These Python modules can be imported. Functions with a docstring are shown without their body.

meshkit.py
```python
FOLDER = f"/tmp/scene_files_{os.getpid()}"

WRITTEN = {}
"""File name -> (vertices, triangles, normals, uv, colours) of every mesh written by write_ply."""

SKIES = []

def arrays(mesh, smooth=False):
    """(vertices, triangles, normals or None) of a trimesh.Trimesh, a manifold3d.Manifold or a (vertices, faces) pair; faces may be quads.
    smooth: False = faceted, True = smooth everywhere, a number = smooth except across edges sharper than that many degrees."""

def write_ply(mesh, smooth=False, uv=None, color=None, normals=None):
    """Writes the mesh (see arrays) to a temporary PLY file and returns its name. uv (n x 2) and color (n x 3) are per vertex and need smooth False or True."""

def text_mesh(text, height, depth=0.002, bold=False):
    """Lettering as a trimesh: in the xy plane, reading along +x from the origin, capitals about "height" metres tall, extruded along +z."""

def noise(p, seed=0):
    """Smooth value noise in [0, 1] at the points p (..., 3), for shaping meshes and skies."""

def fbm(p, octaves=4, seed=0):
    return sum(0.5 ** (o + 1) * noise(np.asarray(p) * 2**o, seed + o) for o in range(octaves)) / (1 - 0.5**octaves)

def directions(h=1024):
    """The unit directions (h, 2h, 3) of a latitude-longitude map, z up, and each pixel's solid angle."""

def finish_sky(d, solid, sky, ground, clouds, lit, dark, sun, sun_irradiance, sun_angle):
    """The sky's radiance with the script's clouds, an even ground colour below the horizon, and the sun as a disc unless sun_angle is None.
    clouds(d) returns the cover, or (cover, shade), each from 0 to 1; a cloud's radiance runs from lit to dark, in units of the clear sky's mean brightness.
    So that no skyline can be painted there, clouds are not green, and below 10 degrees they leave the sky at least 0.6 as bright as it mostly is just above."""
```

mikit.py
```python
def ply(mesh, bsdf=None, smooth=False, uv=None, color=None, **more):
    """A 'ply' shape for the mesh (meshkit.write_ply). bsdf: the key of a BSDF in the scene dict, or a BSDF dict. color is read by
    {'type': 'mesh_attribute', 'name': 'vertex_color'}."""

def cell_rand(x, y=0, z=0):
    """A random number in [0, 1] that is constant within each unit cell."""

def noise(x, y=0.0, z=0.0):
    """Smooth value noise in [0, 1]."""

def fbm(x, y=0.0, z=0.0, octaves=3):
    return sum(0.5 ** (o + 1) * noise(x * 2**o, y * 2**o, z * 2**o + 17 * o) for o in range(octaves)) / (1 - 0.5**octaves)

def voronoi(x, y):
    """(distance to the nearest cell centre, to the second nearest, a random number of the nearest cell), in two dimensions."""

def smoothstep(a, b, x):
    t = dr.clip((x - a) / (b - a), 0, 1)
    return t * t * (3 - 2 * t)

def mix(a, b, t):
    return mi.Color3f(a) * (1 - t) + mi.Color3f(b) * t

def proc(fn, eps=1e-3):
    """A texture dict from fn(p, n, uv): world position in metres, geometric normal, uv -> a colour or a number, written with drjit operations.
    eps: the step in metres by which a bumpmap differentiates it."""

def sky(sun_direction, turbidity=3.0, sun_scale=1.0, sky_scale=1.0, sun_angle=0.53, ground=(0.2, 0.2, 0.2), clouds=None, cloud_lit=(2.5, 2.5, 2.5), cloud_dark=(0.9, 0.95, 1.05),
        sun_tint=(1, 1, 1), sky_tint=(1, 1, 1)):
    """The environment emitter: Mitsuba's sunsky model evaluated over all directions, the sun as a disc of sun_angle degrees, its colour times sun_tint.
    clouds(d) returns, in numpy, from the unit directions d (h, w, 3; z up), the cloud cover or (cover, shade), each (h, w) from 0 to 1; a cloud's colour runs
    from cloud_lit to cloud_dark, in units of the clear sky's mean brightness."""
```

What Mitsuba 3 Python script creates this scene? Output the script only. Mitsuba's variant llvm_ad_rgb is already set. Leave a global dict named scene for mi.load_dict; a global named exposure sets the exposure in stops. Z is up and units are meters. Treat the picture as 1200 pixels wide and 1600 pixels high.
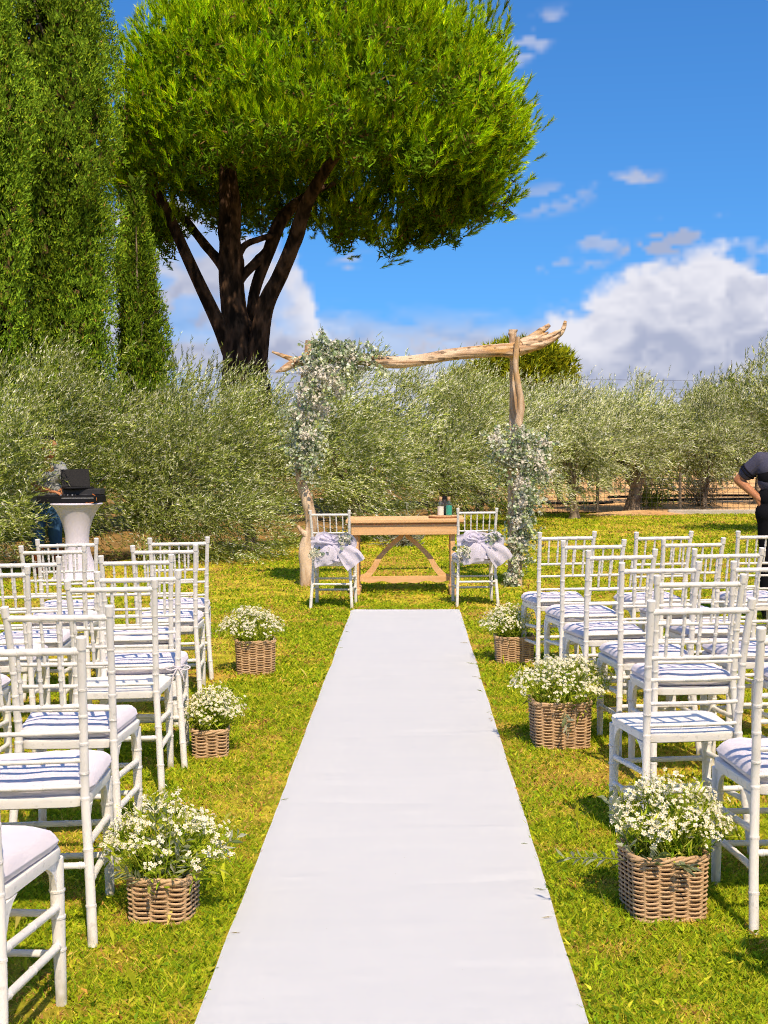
import math
import numpy as np
import trimesh
import manifold3d as m3
import drjit as dr
import mitsuba as mi
import mikit
import meshkit
from shapely.geometry import Polygon

T = mi.ScalarTransform4f
scene, labels = {}, {}

# ------------------------------------------------------------------ camera, sky, exposure
CAM_H, FOCAL = 1.47, 2000.0                      # metres; focal length in pixels of a 1200 px wide picture
_p, _y, _r = math.atan(92 / FOCAL), math.atan(43 / FOCAL), math.radians(0.6)
_F = np.array([-math.sin(_y) * math.cos(_p), math.cos(_y) * math.cos(_p), -math.sin(_p)])
_R = np.array([math.cos(_y), math.sin(_y), 0.0])
_U = np.cross(_R, _F)
_U = _U * math.cos(_r) + _R * math.sin(_r)
scene['camera'] = {'type': 'perspective', 'fov': math.degrees(2 * math.atan(600 / FOCAL)), 'fov_axis': 'x',
                   'near_clip': 0.05, 'far_clip': 3000.0,
                   'to_world': T().look_at(origin=[0, 0, CAM_H], target=(np.array([0, 0, CAM_H]) + _F).tolist(), up=_U.tolist())}

SUN_AZ, SUN_EL = math.radians(16.0), math.radians(50.0)   # behind the viewer, a little to the right
SUN = [math.sin(SUN_AZ) * math.cos(SUN_EL), -math.cos(SUN_AZ) * math.cos(SUN_EL), math.sin(SUN_EL)]
exposure = 1.72


def sstep(a, b, x):
    t = np.clip((x - a) / (b - a), 0, 1)
    return t * t * (3 - 2 * t)


def clouds(d):
    az = np.degrees(np.arctan2(d[..., 0], d[..., 1]))
    el = np.degrees(np.arcsin(np.clip(d[..., 2], -1, 1)))
    q = np.stack([az * 0.50, el * 0.75, az * 0 + 3.1], -1)
    warp = np.stack([meshkit.fbm(q * 1.2 + 9, 3, 31), meshkit.fbm(q * 1.2 + 4, 3, 32), az * 0 + .5], -1) - .5
    qw = q + 1.1 * warp
    n1 = meshkit.fbm(qw * 0.9, 4, 11)
    n2 = meshkit.fbm(qw * 1.9 + 7.3, 4, 5)
    n3 = meshkit.fbm(np.stack([az * 1.0, el * 2.6, az * 0], -1) + 2.2 * warp, 4, 41)
    bil = 1 - np.abs(2 * meshkit.fbm(qw * 1.2 + 1.7, 4, 23) - 1)         # rounded billows
    bil2 = 1 - np.abs(2 * meshkit.fbm(qw * 2.6 + 5.1, 3, 27) - 1)
    # heap clouds: a skyline of tops over the azimuth, bumpy by noise
    tops = np.interp(az, [-180, -120, -60, -30, -14, -11, -8.5, -5, -3.6, -2, 2, 5.2, 6.2, 7.4, 8.2, 9.6, 10.8, 12.0, 12.8, 13.6, 15.2, 17, 22, 30, 60, 120, 180],
                     [9, 14, 9, 10, 10.8, 11.2, 10.6, 8.2, 5.2, 4.2, 4.0, 4.6, 5.7, 6.3, 7.2, 8.2, 8.5, 8.3, 8.5, 8.6, 8.3, 8.2, 7.4, 8, 12, 16, 9])
    e = tops + (n1 - 0.5) * 3.4 + (bil - 0.75) * 1.8 + (bil2 - .75) * .9 - el
    heap = sstep(-0.20, 0.75, e)
    left = sstep(-4.0, -6.5, az) * sstep(-40, -20, az)
    heap = heap * (1 - 0.55 * left * sstep(0.56, 0.38, n2))
    bank = sstep(6.6, 4.6, el + 2.0 * (n1 - .5) + 1.2 * (n3 - .5)) * (.62 + .33 * sstep(.38, .58, n3))       # hazy bank low over the horizon
    wisps = 0
    for a0, e0, sa, se, k in ((9.3, 11.5, 1.3, .45, .75), (6.1, 10.9, 1.6, .6, .42), (8.6, 9.05, 1.1, .40, .62), (11.1, 9.1, 1.4, .85, .85),
                              (7.0, 8.1, 1.5, .30, .45), (5.3, 17.4, .9, 1.0, .5), (2.9, 20.5, 1.8, .7, .4), (-2.4, 8.4, .9, .35, .6)):
        g = np.exp(-(((az - a0 - 0.9 * (el - e0)) / sa) ** 2 + ((el - e0) / se) ** 2))
        wisps = np.maximum(wisps, k * sstep(0.15, 0.95, g * (0.10 + 2.1 * sstep(.34, .68, n3))))
    qs = np.stack([d[..., 0] * 2.6 / (d[..., 2] + .25), d[..., 1] * 2.6 / (d[..., 2] + .25), az * 0 + 9.4], -1)
    scattered = sstep(.55, .66, meshkit.fbm(qs, 5, 77) + .05 * (n2 - .5)) * sstep(22, 27, el + 3 * np.abs(az) / 60) * .9                  # fair weather clouds higher up and all round
    cover = np.clip(np.maximum.reduce([heap * 0.96, bank, wisps, scattered]), 0, 1)
    depth = np.clip(e / 4.6, 0, 1)
    shade = 0.02 + 0.95 * depth + 1.5 * (0.80 - bil) + 0.7 * (.78 - bil2) + .8 * (n2 - 0.5)
    veil = 0.62 + 1.0 * (n3 - 0.5)
    shade = shade * heap + veil * (1 - heap)
    shade = np.where(el > 15, .35 + 1.0 * (n2 - .5), np.maximum(shade, 0.45 * left + 0.62 * sstep(4.0, 2.0, el)))
    grey = np.exp(-(((az - 11.1) / 1.2) ** 2 + ((el - 9.0) / 0.7) ** 2))
    shade = np.clip(shade + 0.7 * grey, 0.0, 1.0)
    return cover, shade


scene['sky'] = mikit.sky(SUN, turbidity=2.6, clouds=clouds, cloud_lit=(3.0, 2.95, 3.15), cloud_dark=(1.52, 1.62, 2.12),
                         sky_tint=(0.40, 0.87, 1.42), sun_tint=(1.0, 0.98, 0.95), ground=(0.16, 0.16, 0.06))

# ------------------------------------------------------------------ materials
VC = {'type': 'mesh_attribute', 'name': 'vertex_color'}


def rgb(*c):
    return {'type': 'rgb', 'value': list(c)}


def mat(name, color, rough=0.6, spec=0.3, two=True, bump=None, **more):
    b = {'type': 'principled', 'base_color': color if isinstance(color, dict) else rgb(*color), 'roughness': rough, 'specular': spec, **more}
    if bump:
        b = {'type': 'bumpmap', 'arbitrary': bump[0], 'scale': bump[1], 'bsdf': b}
    scene[name] = {'type': 'twosided', 'bsdf': b} if two else b
    return name


def leafmat(name, trans, rough=0.55, spec=0.3):
    scene[name] = {'type': 'principledthin', 'base_color': VC, 'roughness': rough, 'diff_trans': trans, 'eta': 1.35}
    return name


P = mikit.proc
mx, nz, fb, ss = mikit.mix, mikit.noise, mikit.fbm, mikit.smoothstep


def lawn_color(p, n, uv):
    a = fb(p.x * 1.3, p.y * 1.3, 0.0, 3)
    b = fb(p.x * 9, p.y * 9, 2.0, 3)
    c = fb(p.x * 55, p.y * 55, 1.0, 2)
    g = mx((0.22, 0.22, 0.012), (0.42, 0.36, 0.03), ss(0.3, 0.7, b))
    g = mx(g, (0.36, 0.20, 0.05), ss(0.52, 0.72, a) * 0.7)
    return g * (0.55 + 0.8 * c)


def soil_color(p, n, uv):
    a = fb(p.x * 0.9, p.y * 0.6, 0.0, 3)
    c = fb(p.x * 14, p.y * 14, 1.0, 3)
    return mx((0.40, 0.22, 0.09), (0.55, 0.37, 0.19), a) * (0.6 + 0.7 * c)


def dirt_color(p, n, uv):
    a = fb(p.x * 3, p.y * 3, 0.0, 3)
    c = fb(p.x * 22, p.y * 22, 1.0, 2)
    return mx((0.13, 0.085, 0.035), (0.27, 0.16, 0.05), a) * (0.55 + 0.8 * c)


def drift_color(p, n, uv):
    g = fb(p.x * 26 + 3 * nz(p.z * 3), p.y * 26, p.z * 3.0, 3)
    k = fb(p.x * 7, p.y * 7, p.z * 7, 2)
    return mx(mx((0.42, 0.27, 0.15), (0.72, 0.56, 0.40), ss(0.25, 0.65, g)), (0.55, 0.33, 0.13), ss(0.55, 0.75, k) * 0.6)


def beam_color(p, n, uv):
    g = fb(p.x * 3.0, p.y * 26, p.z * 26, 3)
    k = fb(p.x * 6, p.y * 6, p.z * 9, 2)
    c = mx(mx((0.40, 0.24, 0.13), (0.72, 0.55, 0.38), ss(0.25, 0.62, g)), (0.60, 0.34, 0.11), ss(0.5, 0.7, k) * 0.65)
    return c * (1.0 - 0.55 * ss(0.62, 0.7, fb(p.x * 14, p.y * 30, p.z * 30, 2)))


def pine_table(p, n, uv):
    g = fb(p.x * 2.2, p.y * 34, p.z * 34, 3)
    return mx((0.62, 0.34, 0.14), (0.80, 0.53, 0.28), g)


def bark_color(p, n, uv):
    g = fb(p.x * 9, p.y * 9, p.z * 2.6, 3)
    return mx((0.026, 0.017, 0.012), (0.15, 0.088, 0.055), ss(0.3, 0.75, g))


def olive_bark(p, n, uv):
    g = fb(p.x * 16, p.y * 16, p.z * 4, 3)
    return mx((0.10, 0.075, 0.05), (0.34, 0.27, 0.20), ss(0.3, 0.7, g))


def wicker_color(p, n, uv):
    a = fb(p.x * 30, p.y * 30, p.z * 60, 2)
    b = nz(p.x * 9, p.y * 9, p.z * 130)
    return mx(mx((0.34, 0.205, 0.10), (0.70, 0.50, 0.31), b), (0.53, 0.345, 0.18), a * 0.6)


def runner_color(p, n, uv):
    a = fb(p.x * 0.8, p.y * 1.6, 0.0, 3)
    b = fb(p.x * 5, p.y * 22, 1.0, 2)
    return mx((0.625, 0.65, 0.675), (0.665, 0.685, 0.70), 0.6 * a + 0.4 * b)


def runner_bump(p, n, uv):
    return fb(p.x * 7, p.y * 30, 0.0, 3) + 0.25 * nz(p.x * 400, p.y * 400, 1.0)


def paint_color(p, n, uv):
    a = fb(p.x * 14, p.y * 14, p.z * 14, 3)
    s = ss(0.70, 0.78, fb(p.x * 60, p.y * 60, p.z * 45, 2))
    return mx(mx((0.72, 0.70, 0.665), (0.78, 0.76, 0.725), a) * (1 - 0.16 * s), (0.40, 0.36, 0.20), ss(0.10, 0.0, p.z) * ss(0.30, 0.62, fb(p.x * 40, p.y * 40, p.z * 25, 2)) * 0.7)


def cushion_color(p, n, uv):
    a = fb(p.x * 10, p.y * 10, p.z * 10, 3)
    return mx((0.65, 0.61, 0.66), (0.70, 0.66, 0.70), a)


def cushion_bump(p, n, uv):
    return fb(p.x * 16, p.y * 9, p.z * 16, 3) + 0.1 * nz(p.x * 700, p.y * 700, p.z * 700)


mat('m_lawn', P(lawn_color), 0.95, 0.1)
mat('m_soil', P(soil_color), 0.95, 0.1)
mat('m_dirt', P(dirt_color), 0.95, 0.1)
mat('m_drift', P(drift_color), 0.75, 0.2, bump=(P(lambda p, n, uv: fb(p.x * 40, p.y * 40, p.z * 6, 3)), 0.010))
mat('m_beam', P(beam_color), 0.75, 0.2, bump=(P(lambda p, n, uv: fb(p.x * 5, p.y * 38, p.z * 38, 3)), 0.014))
mat('m_table', P(pine_table), 0.45, 0.35)
mat('m_bark', P(bark_color), 0.95, 0.1, bump=(P(lambda p, n, uv: fb(p.x * 9, p.y * 9, p.z * 2.6, 3)), 0.12))
mat('m_olivebark', P(olive_bark), 0.95, 0.1)
mat('m_wicker', P(wicker_color), 0.6, 0.25)
mat('m_wickerdark', (0.055, 0.03, 0.016), 0.9, 0.1)
scene['m_runner'] = {'type': 'twosided', 'bsdf': {'type': 'bumpmap', 'arbitrary': P(runner_bump, 2e-3), 'scale': 0.0022, 'bsdf': {'type': 'diffuse', 'reflectance': P(runner_color)}}}
mat('m_paint', P(paint_color), 0.38, 0.4)
mat('m_cushion', P(cushion_color), 0.85, 0.15, bump=(P(cushion_bump), 0.004), sheen=0.3)
mat('m_spandex', (0.66, 0.63, 0.74), 0.7, 0.2)
scene['m_tulle'] = {'type': 'principledthin', 'base_color': rgb(0.74, 0.71, 0.84), 'roughness': 0.7, 'diff_trans': 0.6, 'eta': 1.3}
mat('m_black', (0.008, 0.008, 0.010), 0.6, 0.2)
mat('m_darkgrey', (0.03, 0.03, 0.033), 0.55, 0.4)
mat('m_silver', (0.6, 0.6, 0.62), 0.35, 0.5, metallic=0.8)
mat('m_cable', (0.55, 0.16, 0.03), 0.5, 0.4)
mat('m_skin', P(lambda p, n, uv: mx((0.42, 0.17, 0.075), (0.55, 0.25, 0.12), fb(p.x * 12, p.y * 12, p.z * 12, 2))), 0.55, 0.35)
mat('m_greyshirt', (0.30, 0.32, 0.34), 0.9, 0.1)
mat('m_denim', P(lambda p, n, uv: mx((0.02, 0.06, 0.16), (0.05, 0.13, 0.28), fb(p.x * 20, p.y * 20, p.z * 9, 3))), 0.9, 0.1)
mat('m_boot', (0.24, 0.07, 0.025), 0.55, 0.3)
mat('m_navy', (0.075, 0.075, 0.12), 0.9, 0.15)
mat('m_blackcloth', (0.010, 0.010, 0.013), 0.9, 0.1)
mat('m_hair', (0.012, 0.009, 0.008), 0.6, 0.3)
mat('m_white', (0.8, 0.8, 0.8), 0.6, 0.2)
mat('m_wire', (0.045, 0.045, 0.045), 0.6, 0.3)
mat('m_cablegrey', (0.16, 0.17, 0.22), 0.7, 0.2)
mat('m_post', (0.16, 0.13, 0.10), 0.9, 0.1)
mat('m_kerb', P(lambda p, n, uv: mx((0.42, 0.38, 0.33), (0.6, 0.55, 0.48), fb(p.x * 6, p.y * 6, p.z * 6, 3))), 0.9, 0.1)
mat('m_liqwhite', (0.80, 0.74, 0.66), 0.7, 0.2)
mat('m_teal', (0.04, 0.36, 0.27), 0.7, 0.2)
mat('m_cork', (0.62, 0.40, 0.22), 0.9, 0.1)
mat('m_slice', (0.33, 0.16, 0.07), 0.7, 0.2)
scene['m_glass'] = {'type': 'thindielectric', 'int_ior': 1.5}
leafmat('m_grass', 0.35, 0.6)
leafmat('m_olive', 0.18, 0.5)
leafmat('m_needle', 0.10, 0.55)
leafmat('m_leaf', 0.5, 0.5)
scene['m_petal'] = {'type': 'twosided', 'bsdf': {'type': 'diffuse', 'reflectance': VC}}

# ------------------------------------------------------------------ helpers
counts = {}


def fresh(base):
    """base, base_001, base_002 ... in the order of asking"""
    k = counts.get(base, 0)
    counts[base] = k + 1
    return base if k == 0 else f'{base}_{k:03d}'


def tag(key, label, cat=None, group=None, kind=None):
    d = {}
    if label:
        d['label'] = label
    if cat:
        d['category'] = cat
    if group:
        d['group'] = group
    if kind:
        d['kind'] = kind
    labels[key] = d
    return key


def put(key, shape, to_world=None):
    key = fresh(key)
    scene[key] = dict(shape) if to_world is None else {**shape, 'to_world': to_world}
    return key


def tm(v, f):
    return trimesh.Trimesh(np.asarray(v, float), np.asarray(f, int), process=False)


def join(ms):
    return trimesh.util.concatenate(ms)


def frames(p):
    p = np.asarray(p, float)
    t = np.gradient(p, axis=0)
    t /= np.linalg.norm(t, axis=1, keepdims=True) + 1e-12
    a = np.cross(t[0], [0, 0, 1.0] if abs(t[0][2]) < 0.9 else [1.0, 0, 0])
    out = []
    for k in range(len(p)):
        a = a - t[k] * (a @ t[k])
        a /= np.linalg.norm(a) + 1e-12
        out.append(a)
    a = np.array(out)
    return a, np.cross(t, a)


def tube(path, radii, sides=8, caps=True, closed=False):
    p = np.asarray(path, float)
    r = np.broadcast_to(np.asarray(radii, float), (len(p),))
    a, b = frames(p)
    ang = np.arange(sides) * 2 * math.pi / sides
    v = (p[:, None] + r[:, None, None] * (np.cos(ang)[None, :, None] * a[:, None] + np.sin(ang)[None, :, None] * b[:, None])).reshape(-1, 3)
    n = len(p)
    i, j = np.meshgrid(np.arange(n if closed else n - 1), np.arange(sides), indexing='ij')
    i2 = (i + 1) % n
    q = np.stack([i * sides + j, i * sides + (j + 1) % sides, i2 * sides + (j + 1) % sides, i2 * sides + j], -1).reshape(-1, 4)
    f = np.vstack([q[:, [0, 1, 2]], q[:, [0, 2, 3]]])
    if caps and not closed:
        c0, c1 = len(v), len(v) + 1
        v = np.vstack([v, p[:1], p[-1:]])
        k = np.arange(sides)
        f = np.vstack([f, np.stack([k * 0 + c0, (k + 1) % sides, k], 1), np.stack([k * 0 + c1, (n - 1) * sides + k, (n - 1) * sides + (k + 1) % sides], 1)])
    return tm(v, f)


def smooth_path(pts, n=24):
    """Catmull-Rom through the points (any number of columns)."""
    p = np.asarray(pts, float)
    p = np.vstack([2 * p[0] - p[1], p, 2 * p[-1] - p[-2]])
    out = []
    m = len(p) - 3
    for s in np.linspace(0, m - 1e-9, n):
        i = int(s)
        t = s - i
        a, b, c, d = p[i:i + 4]
        out.append(0.5 * (2 * b + (c - a) * t + (2 * a - 5 * b + 4 * c - d) * t * t + (3 * b - a - 3 * c + d) * t ** 3))
    return np.array(out)


def turned(path, r0, r1, rings=(), sides=10, bulge=1.16, half=0.005):
    """A turned bamboo-like bar along a polyline: tapered, with raised node rings at distances (0..1)."""
    p = np.asarray(path, float)
    s = np.concatenate([[0], np.cumsum(np.linalg.norm(np.diff(p, axis=0), axis=1))])
    L = s[-1]
    at = {0.0: 1.0, L: 1.0}
    for x in s[1:-1]:
        at[float(x)] = 1.0
    for x in rings:
        c = x * L
        for o, k in ((-1.25, 1.0), (-0.75, bulge), (-.12, bulge), (0, bulge * 0.9), (.12, bulge), (0.75, bulge), (1.25, 1.0)):
            q = c + o * half
            if 0 < q < L:
                at[float(q)] = k
    ks = np.array(sorted(at))
    pts = np.stack([np.interp(ks, s, p[:, k]) for k in range(3)], 1)
    rad = np.array([at[k] for k in ks]) * np.interp(ks, [0, L], [r0, r1])
    return tube(pts, rad, sides)


def resample(poly, n):
    ring = poly.exterior
    pts = np.array([ring.interpolate(t, normalized=True).coords[0] for t in np.linspace(0, 1, n, endpoint=False)])
    return pts if Polygon(pts).exterior.is_ccw else pts[::-1]


def loft(outline, layers, dome=0.0):
    """Stack of scaled copies of an outline: layers (z, scale)."""
    o = np.asarray(outline, float)
    c = o.mean(0)
    n = len(o)
    v = [np.column_stack([c + (o - c) * s, np.full(n, z)]) for z, s in layers]
    v = np.vstack(v + [[[c[0], c[1], layers[0][0]]], [[c[0], c[1], layers[-1][0] + dome]]])
    i, j = np.meshgrid(np.arange(len(layers) - 1), np.arange(n), indexing='ij')
    q = np.stack([i * n + j, i * n + (j + 1) % n, (i + 1) * n + (j + 1) % n, (i + 1) * n + j], -1).reshape(-1, 4)
    k = np.arange(n)
    b, t, top = len(v) - 2, len(v) - 1, (len(layers) - 1) * n
    f = np.vstack([q[:, [0, 1, 2]], q[:, [0, 2, 3]], np.stack([k * 0 + b, (k + 1) % n, k], 1), np.stack([k * 0 + t, top + k, top + (k + 1) % n], 1)])
    return tm(v, f)


def box(x0, x1, y0, y1, z0, z1, bevel=0.0):
    if bevel <= 0:
        m = trimesh.creation.box((x1 - x0, y1 - y0, z1 - z0))
        m.apply_translation(((x0 + x1) / 2, (y0 + y1) / 2, (z0 + z1) / 2))
        return m
    b = bevel
    pts = []
    for x, sx in ((x0, 1), (x1, -1)):
        for y, sy in ((y0, 1), (y1, -1)):
            for z, sz in ((z0, 1), (z1, -1)):
                pts += [(x, y + sy * b, z + sz * b), (x + sx * b, y, z + sz * b), (x + sx * b, y + sy * b, z)]
    return trimesh.convex.convex_hull(np.array(pts))


def lathe(profile, n=32):
    """Surface of revolution about z: profile of (r, z) from the bottom up."""
    pr = np.asarray(profile, float)
    ang = np.arange(n) * 2 * math.pi / n
    v = np.stack([pr[:, None, 0] * np.cos(ang), pr[:, None, 0] * np.sin(ang), np.repeat(pr[:, 1:2], n, 1)], -1).reshape(-1, 3)
    i, j = np.meshgrid(np.arange(len(pr) - 1), np.arange(n), indexing='ij')
    q = np.stack([i * n + j, i * n + (j + 1) % n, (i + 1) * n + (j + 1) % n, (i + 1) * n + j], -1).reshape(-1, 4)
    return tm(v, np.vstack([q[:, [0, 1, 2]], q[:, [0, 2, 3]]]))


def unit(v):
    return v / (np.linalg.norm(v, axis=-1, keepdims=True) + 1e-12)


def leaves(base, direction, length, width, color, rng, fold=0.25, droop=0.0, mid=0.5):
    """Many pointed leaves in one mesh: base point, direction, length, width and colour for each. Two triangles per leaf."""
    n = len(base)
    d = unit(direction)
    side = unit(np.cross(d, unit(rng.normal(size=(n, 3)))))
    nor = np.cross(side, d)
    L, W = np.broadcast_to(length, (n,))[:, None], np.broadcast_to(width, (n,))[:, None]
    m = base + d * L * mid + nor * (L * fold * 0.25)
    tip = base + d * L - np.array([0, 0, 1.0]) * (droop * L)
    v = np.stack([base, m - side * W / 2, tip, m + side * W / 2], 1).reshape(-1, 3)
    k = np.arange(n)[:, None] * 4
    f = np.stack([k + [0, 1, 2], k + [0, 2, 3]], 1).reshape(-1, 3)
    return v, f, np.repeat(color, 4, 0)


def needles(base, direction, length, width, color, rng):
    n = len(base)
    d = unit(direction)
    side = unit(np.cross(d, rng.normal(size=(n, 3))))
    L, W = np.broadcast_to(length, (n,))[:, None], np.broadcast_to(width, (n,))[:, None]
    v = np.stack([base - side * W / 2, base + side * W / 2, base + d * L], 1).reshape(-1, 3)
    return v, np.arange(3 * n).reshape(-1, 3), np.repeat(color, 3, 0)


def merge(parts):
    v, f, c, o = [], [], [], 0
    for a, b, k in parts:
        v.append(a)
        f.append(b + o)
        c.append(k)
        o += len(a)
    return np.vstack(v), np.vstack(f), np.vstack(c)


def colored(vfc, bsdf, smooth=False):
    v, f, c = vfc
    return mikit.ply((v, f), bsdf, smooth, color=np.clip(c, 0, 1))


def pick(rng, n, palette, jitter=0.15):
    """n colours from (weight, colour) with brightness jitter"""
    w = np.array([p[0] for p in palette], float)
    c = np.array([p[1] for p in palette])[rng.choice(len(w), n, p=w / w.sum())]
    return c * np.clip(1 + jitter * rng.normal(size=(n, 1)), 0.4, 1.7)


# ------------------------------------------------------------------ the ground
def grid(x0, x1, y0, y1, nx, ny, zf):
    x, y = np.meshgrid(np.linspace(x0, x1, nx), np.linspace(y0, y1, ny))
    v = np.column_stack([x.ravel(), y.ravel(), zf(x.ravel(), y.ravel())])
    i, j = np.meshgrid(np.arange(ny - 1), np.arange(nx - 1), indexing='ij')
    a = (i * nx + j).ravel()
    f = np.vstack([np.stack([a, a + 1, a + nx + 1], 1), np.stack([a, a + nx + 1, a + nx], 1)])
    return tm(v, f)


FENCE = lambda x: 30.85 - 0.2 * x                                   # the fence's y
put('ground', mikit.ply(grid(-900, 900, -300, 1800, 3, 3, lambda x, y: x * 0 - 0.03), 'm_dirt'))
tag('ground', 'bare brown earth reaching to the horizon under the trees', kind='structure')
put('lawn', mikit.ply(tm([[-14, -6, 0], [14, -6, 0], [14, FENCE(14), 0], [1.2, FENCE(1.2), 0], [-0.4, 23.4, 0], [-3.2, 17.6, 0], [-6.5, 15.4, 0], [-14, 15.0, 0]],
                         [[0, 1, 2], [0, 2, 3], [0, 3, 4], [0, 4, 5], [0, 5, 6], [0, 6, 7]]), 'm_lawn'))
tag('lawn', 'sunlit yellow green lawn with patches of dry thatch', kind='structure')
put('soil_field', mikit.ply(grid(2.4, 60, 31.0, 90, 40, 40, lambda x, y: 0.004 + 0.10 * meshkit.fbm(np.column_stack([x * .4, y * 1.4, x * 0]), 3) * (y > 32)), 'm_soil', True))
tag('soil_field', 'bare orange soil of the olive grove beyond the wire fence', kind='structure')


_t = np.linspace(0, 2 * math.pi, 40, endpoint=False)
_o = np.column_stack([np.cos(_t), np.sin(_t)]) * (1 + .35 * (meshkit.noise(np.column_stack([np.cos(_t) * 1.6, np.sin(_t) * 1.6, _t * 0]), 3) - .5))[:, None]
put('bare_earth', mikit.ply(loft(_o * [1.15, .95] + [5.3, 29.75], [(.004, 1), (.03, .8), (.06, .5)], .03), 'm_soil', 60))
tag('bare_earth', 'mound of bare orange earth at the foot of the thick olive trunk', kind='structure')


def in_lawn(x, y):
    edge = np.interp(x, [-14, -6.5, -3.2, -0.4, 1.2, 14], [15.0, 15.4, 17.6, 23.4, FENCE(1.2), FENCE(14)])
    return y < edge + 0.35 * (meshkit.noise(np.column_stack([x * 2.2, y * 2.2, x * 0]), 9) - 0.5)


AX0, AX1, AY0, AY1 = -0.570, 0.441, 1.2, 11.86                       # the runner's edges


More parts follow.
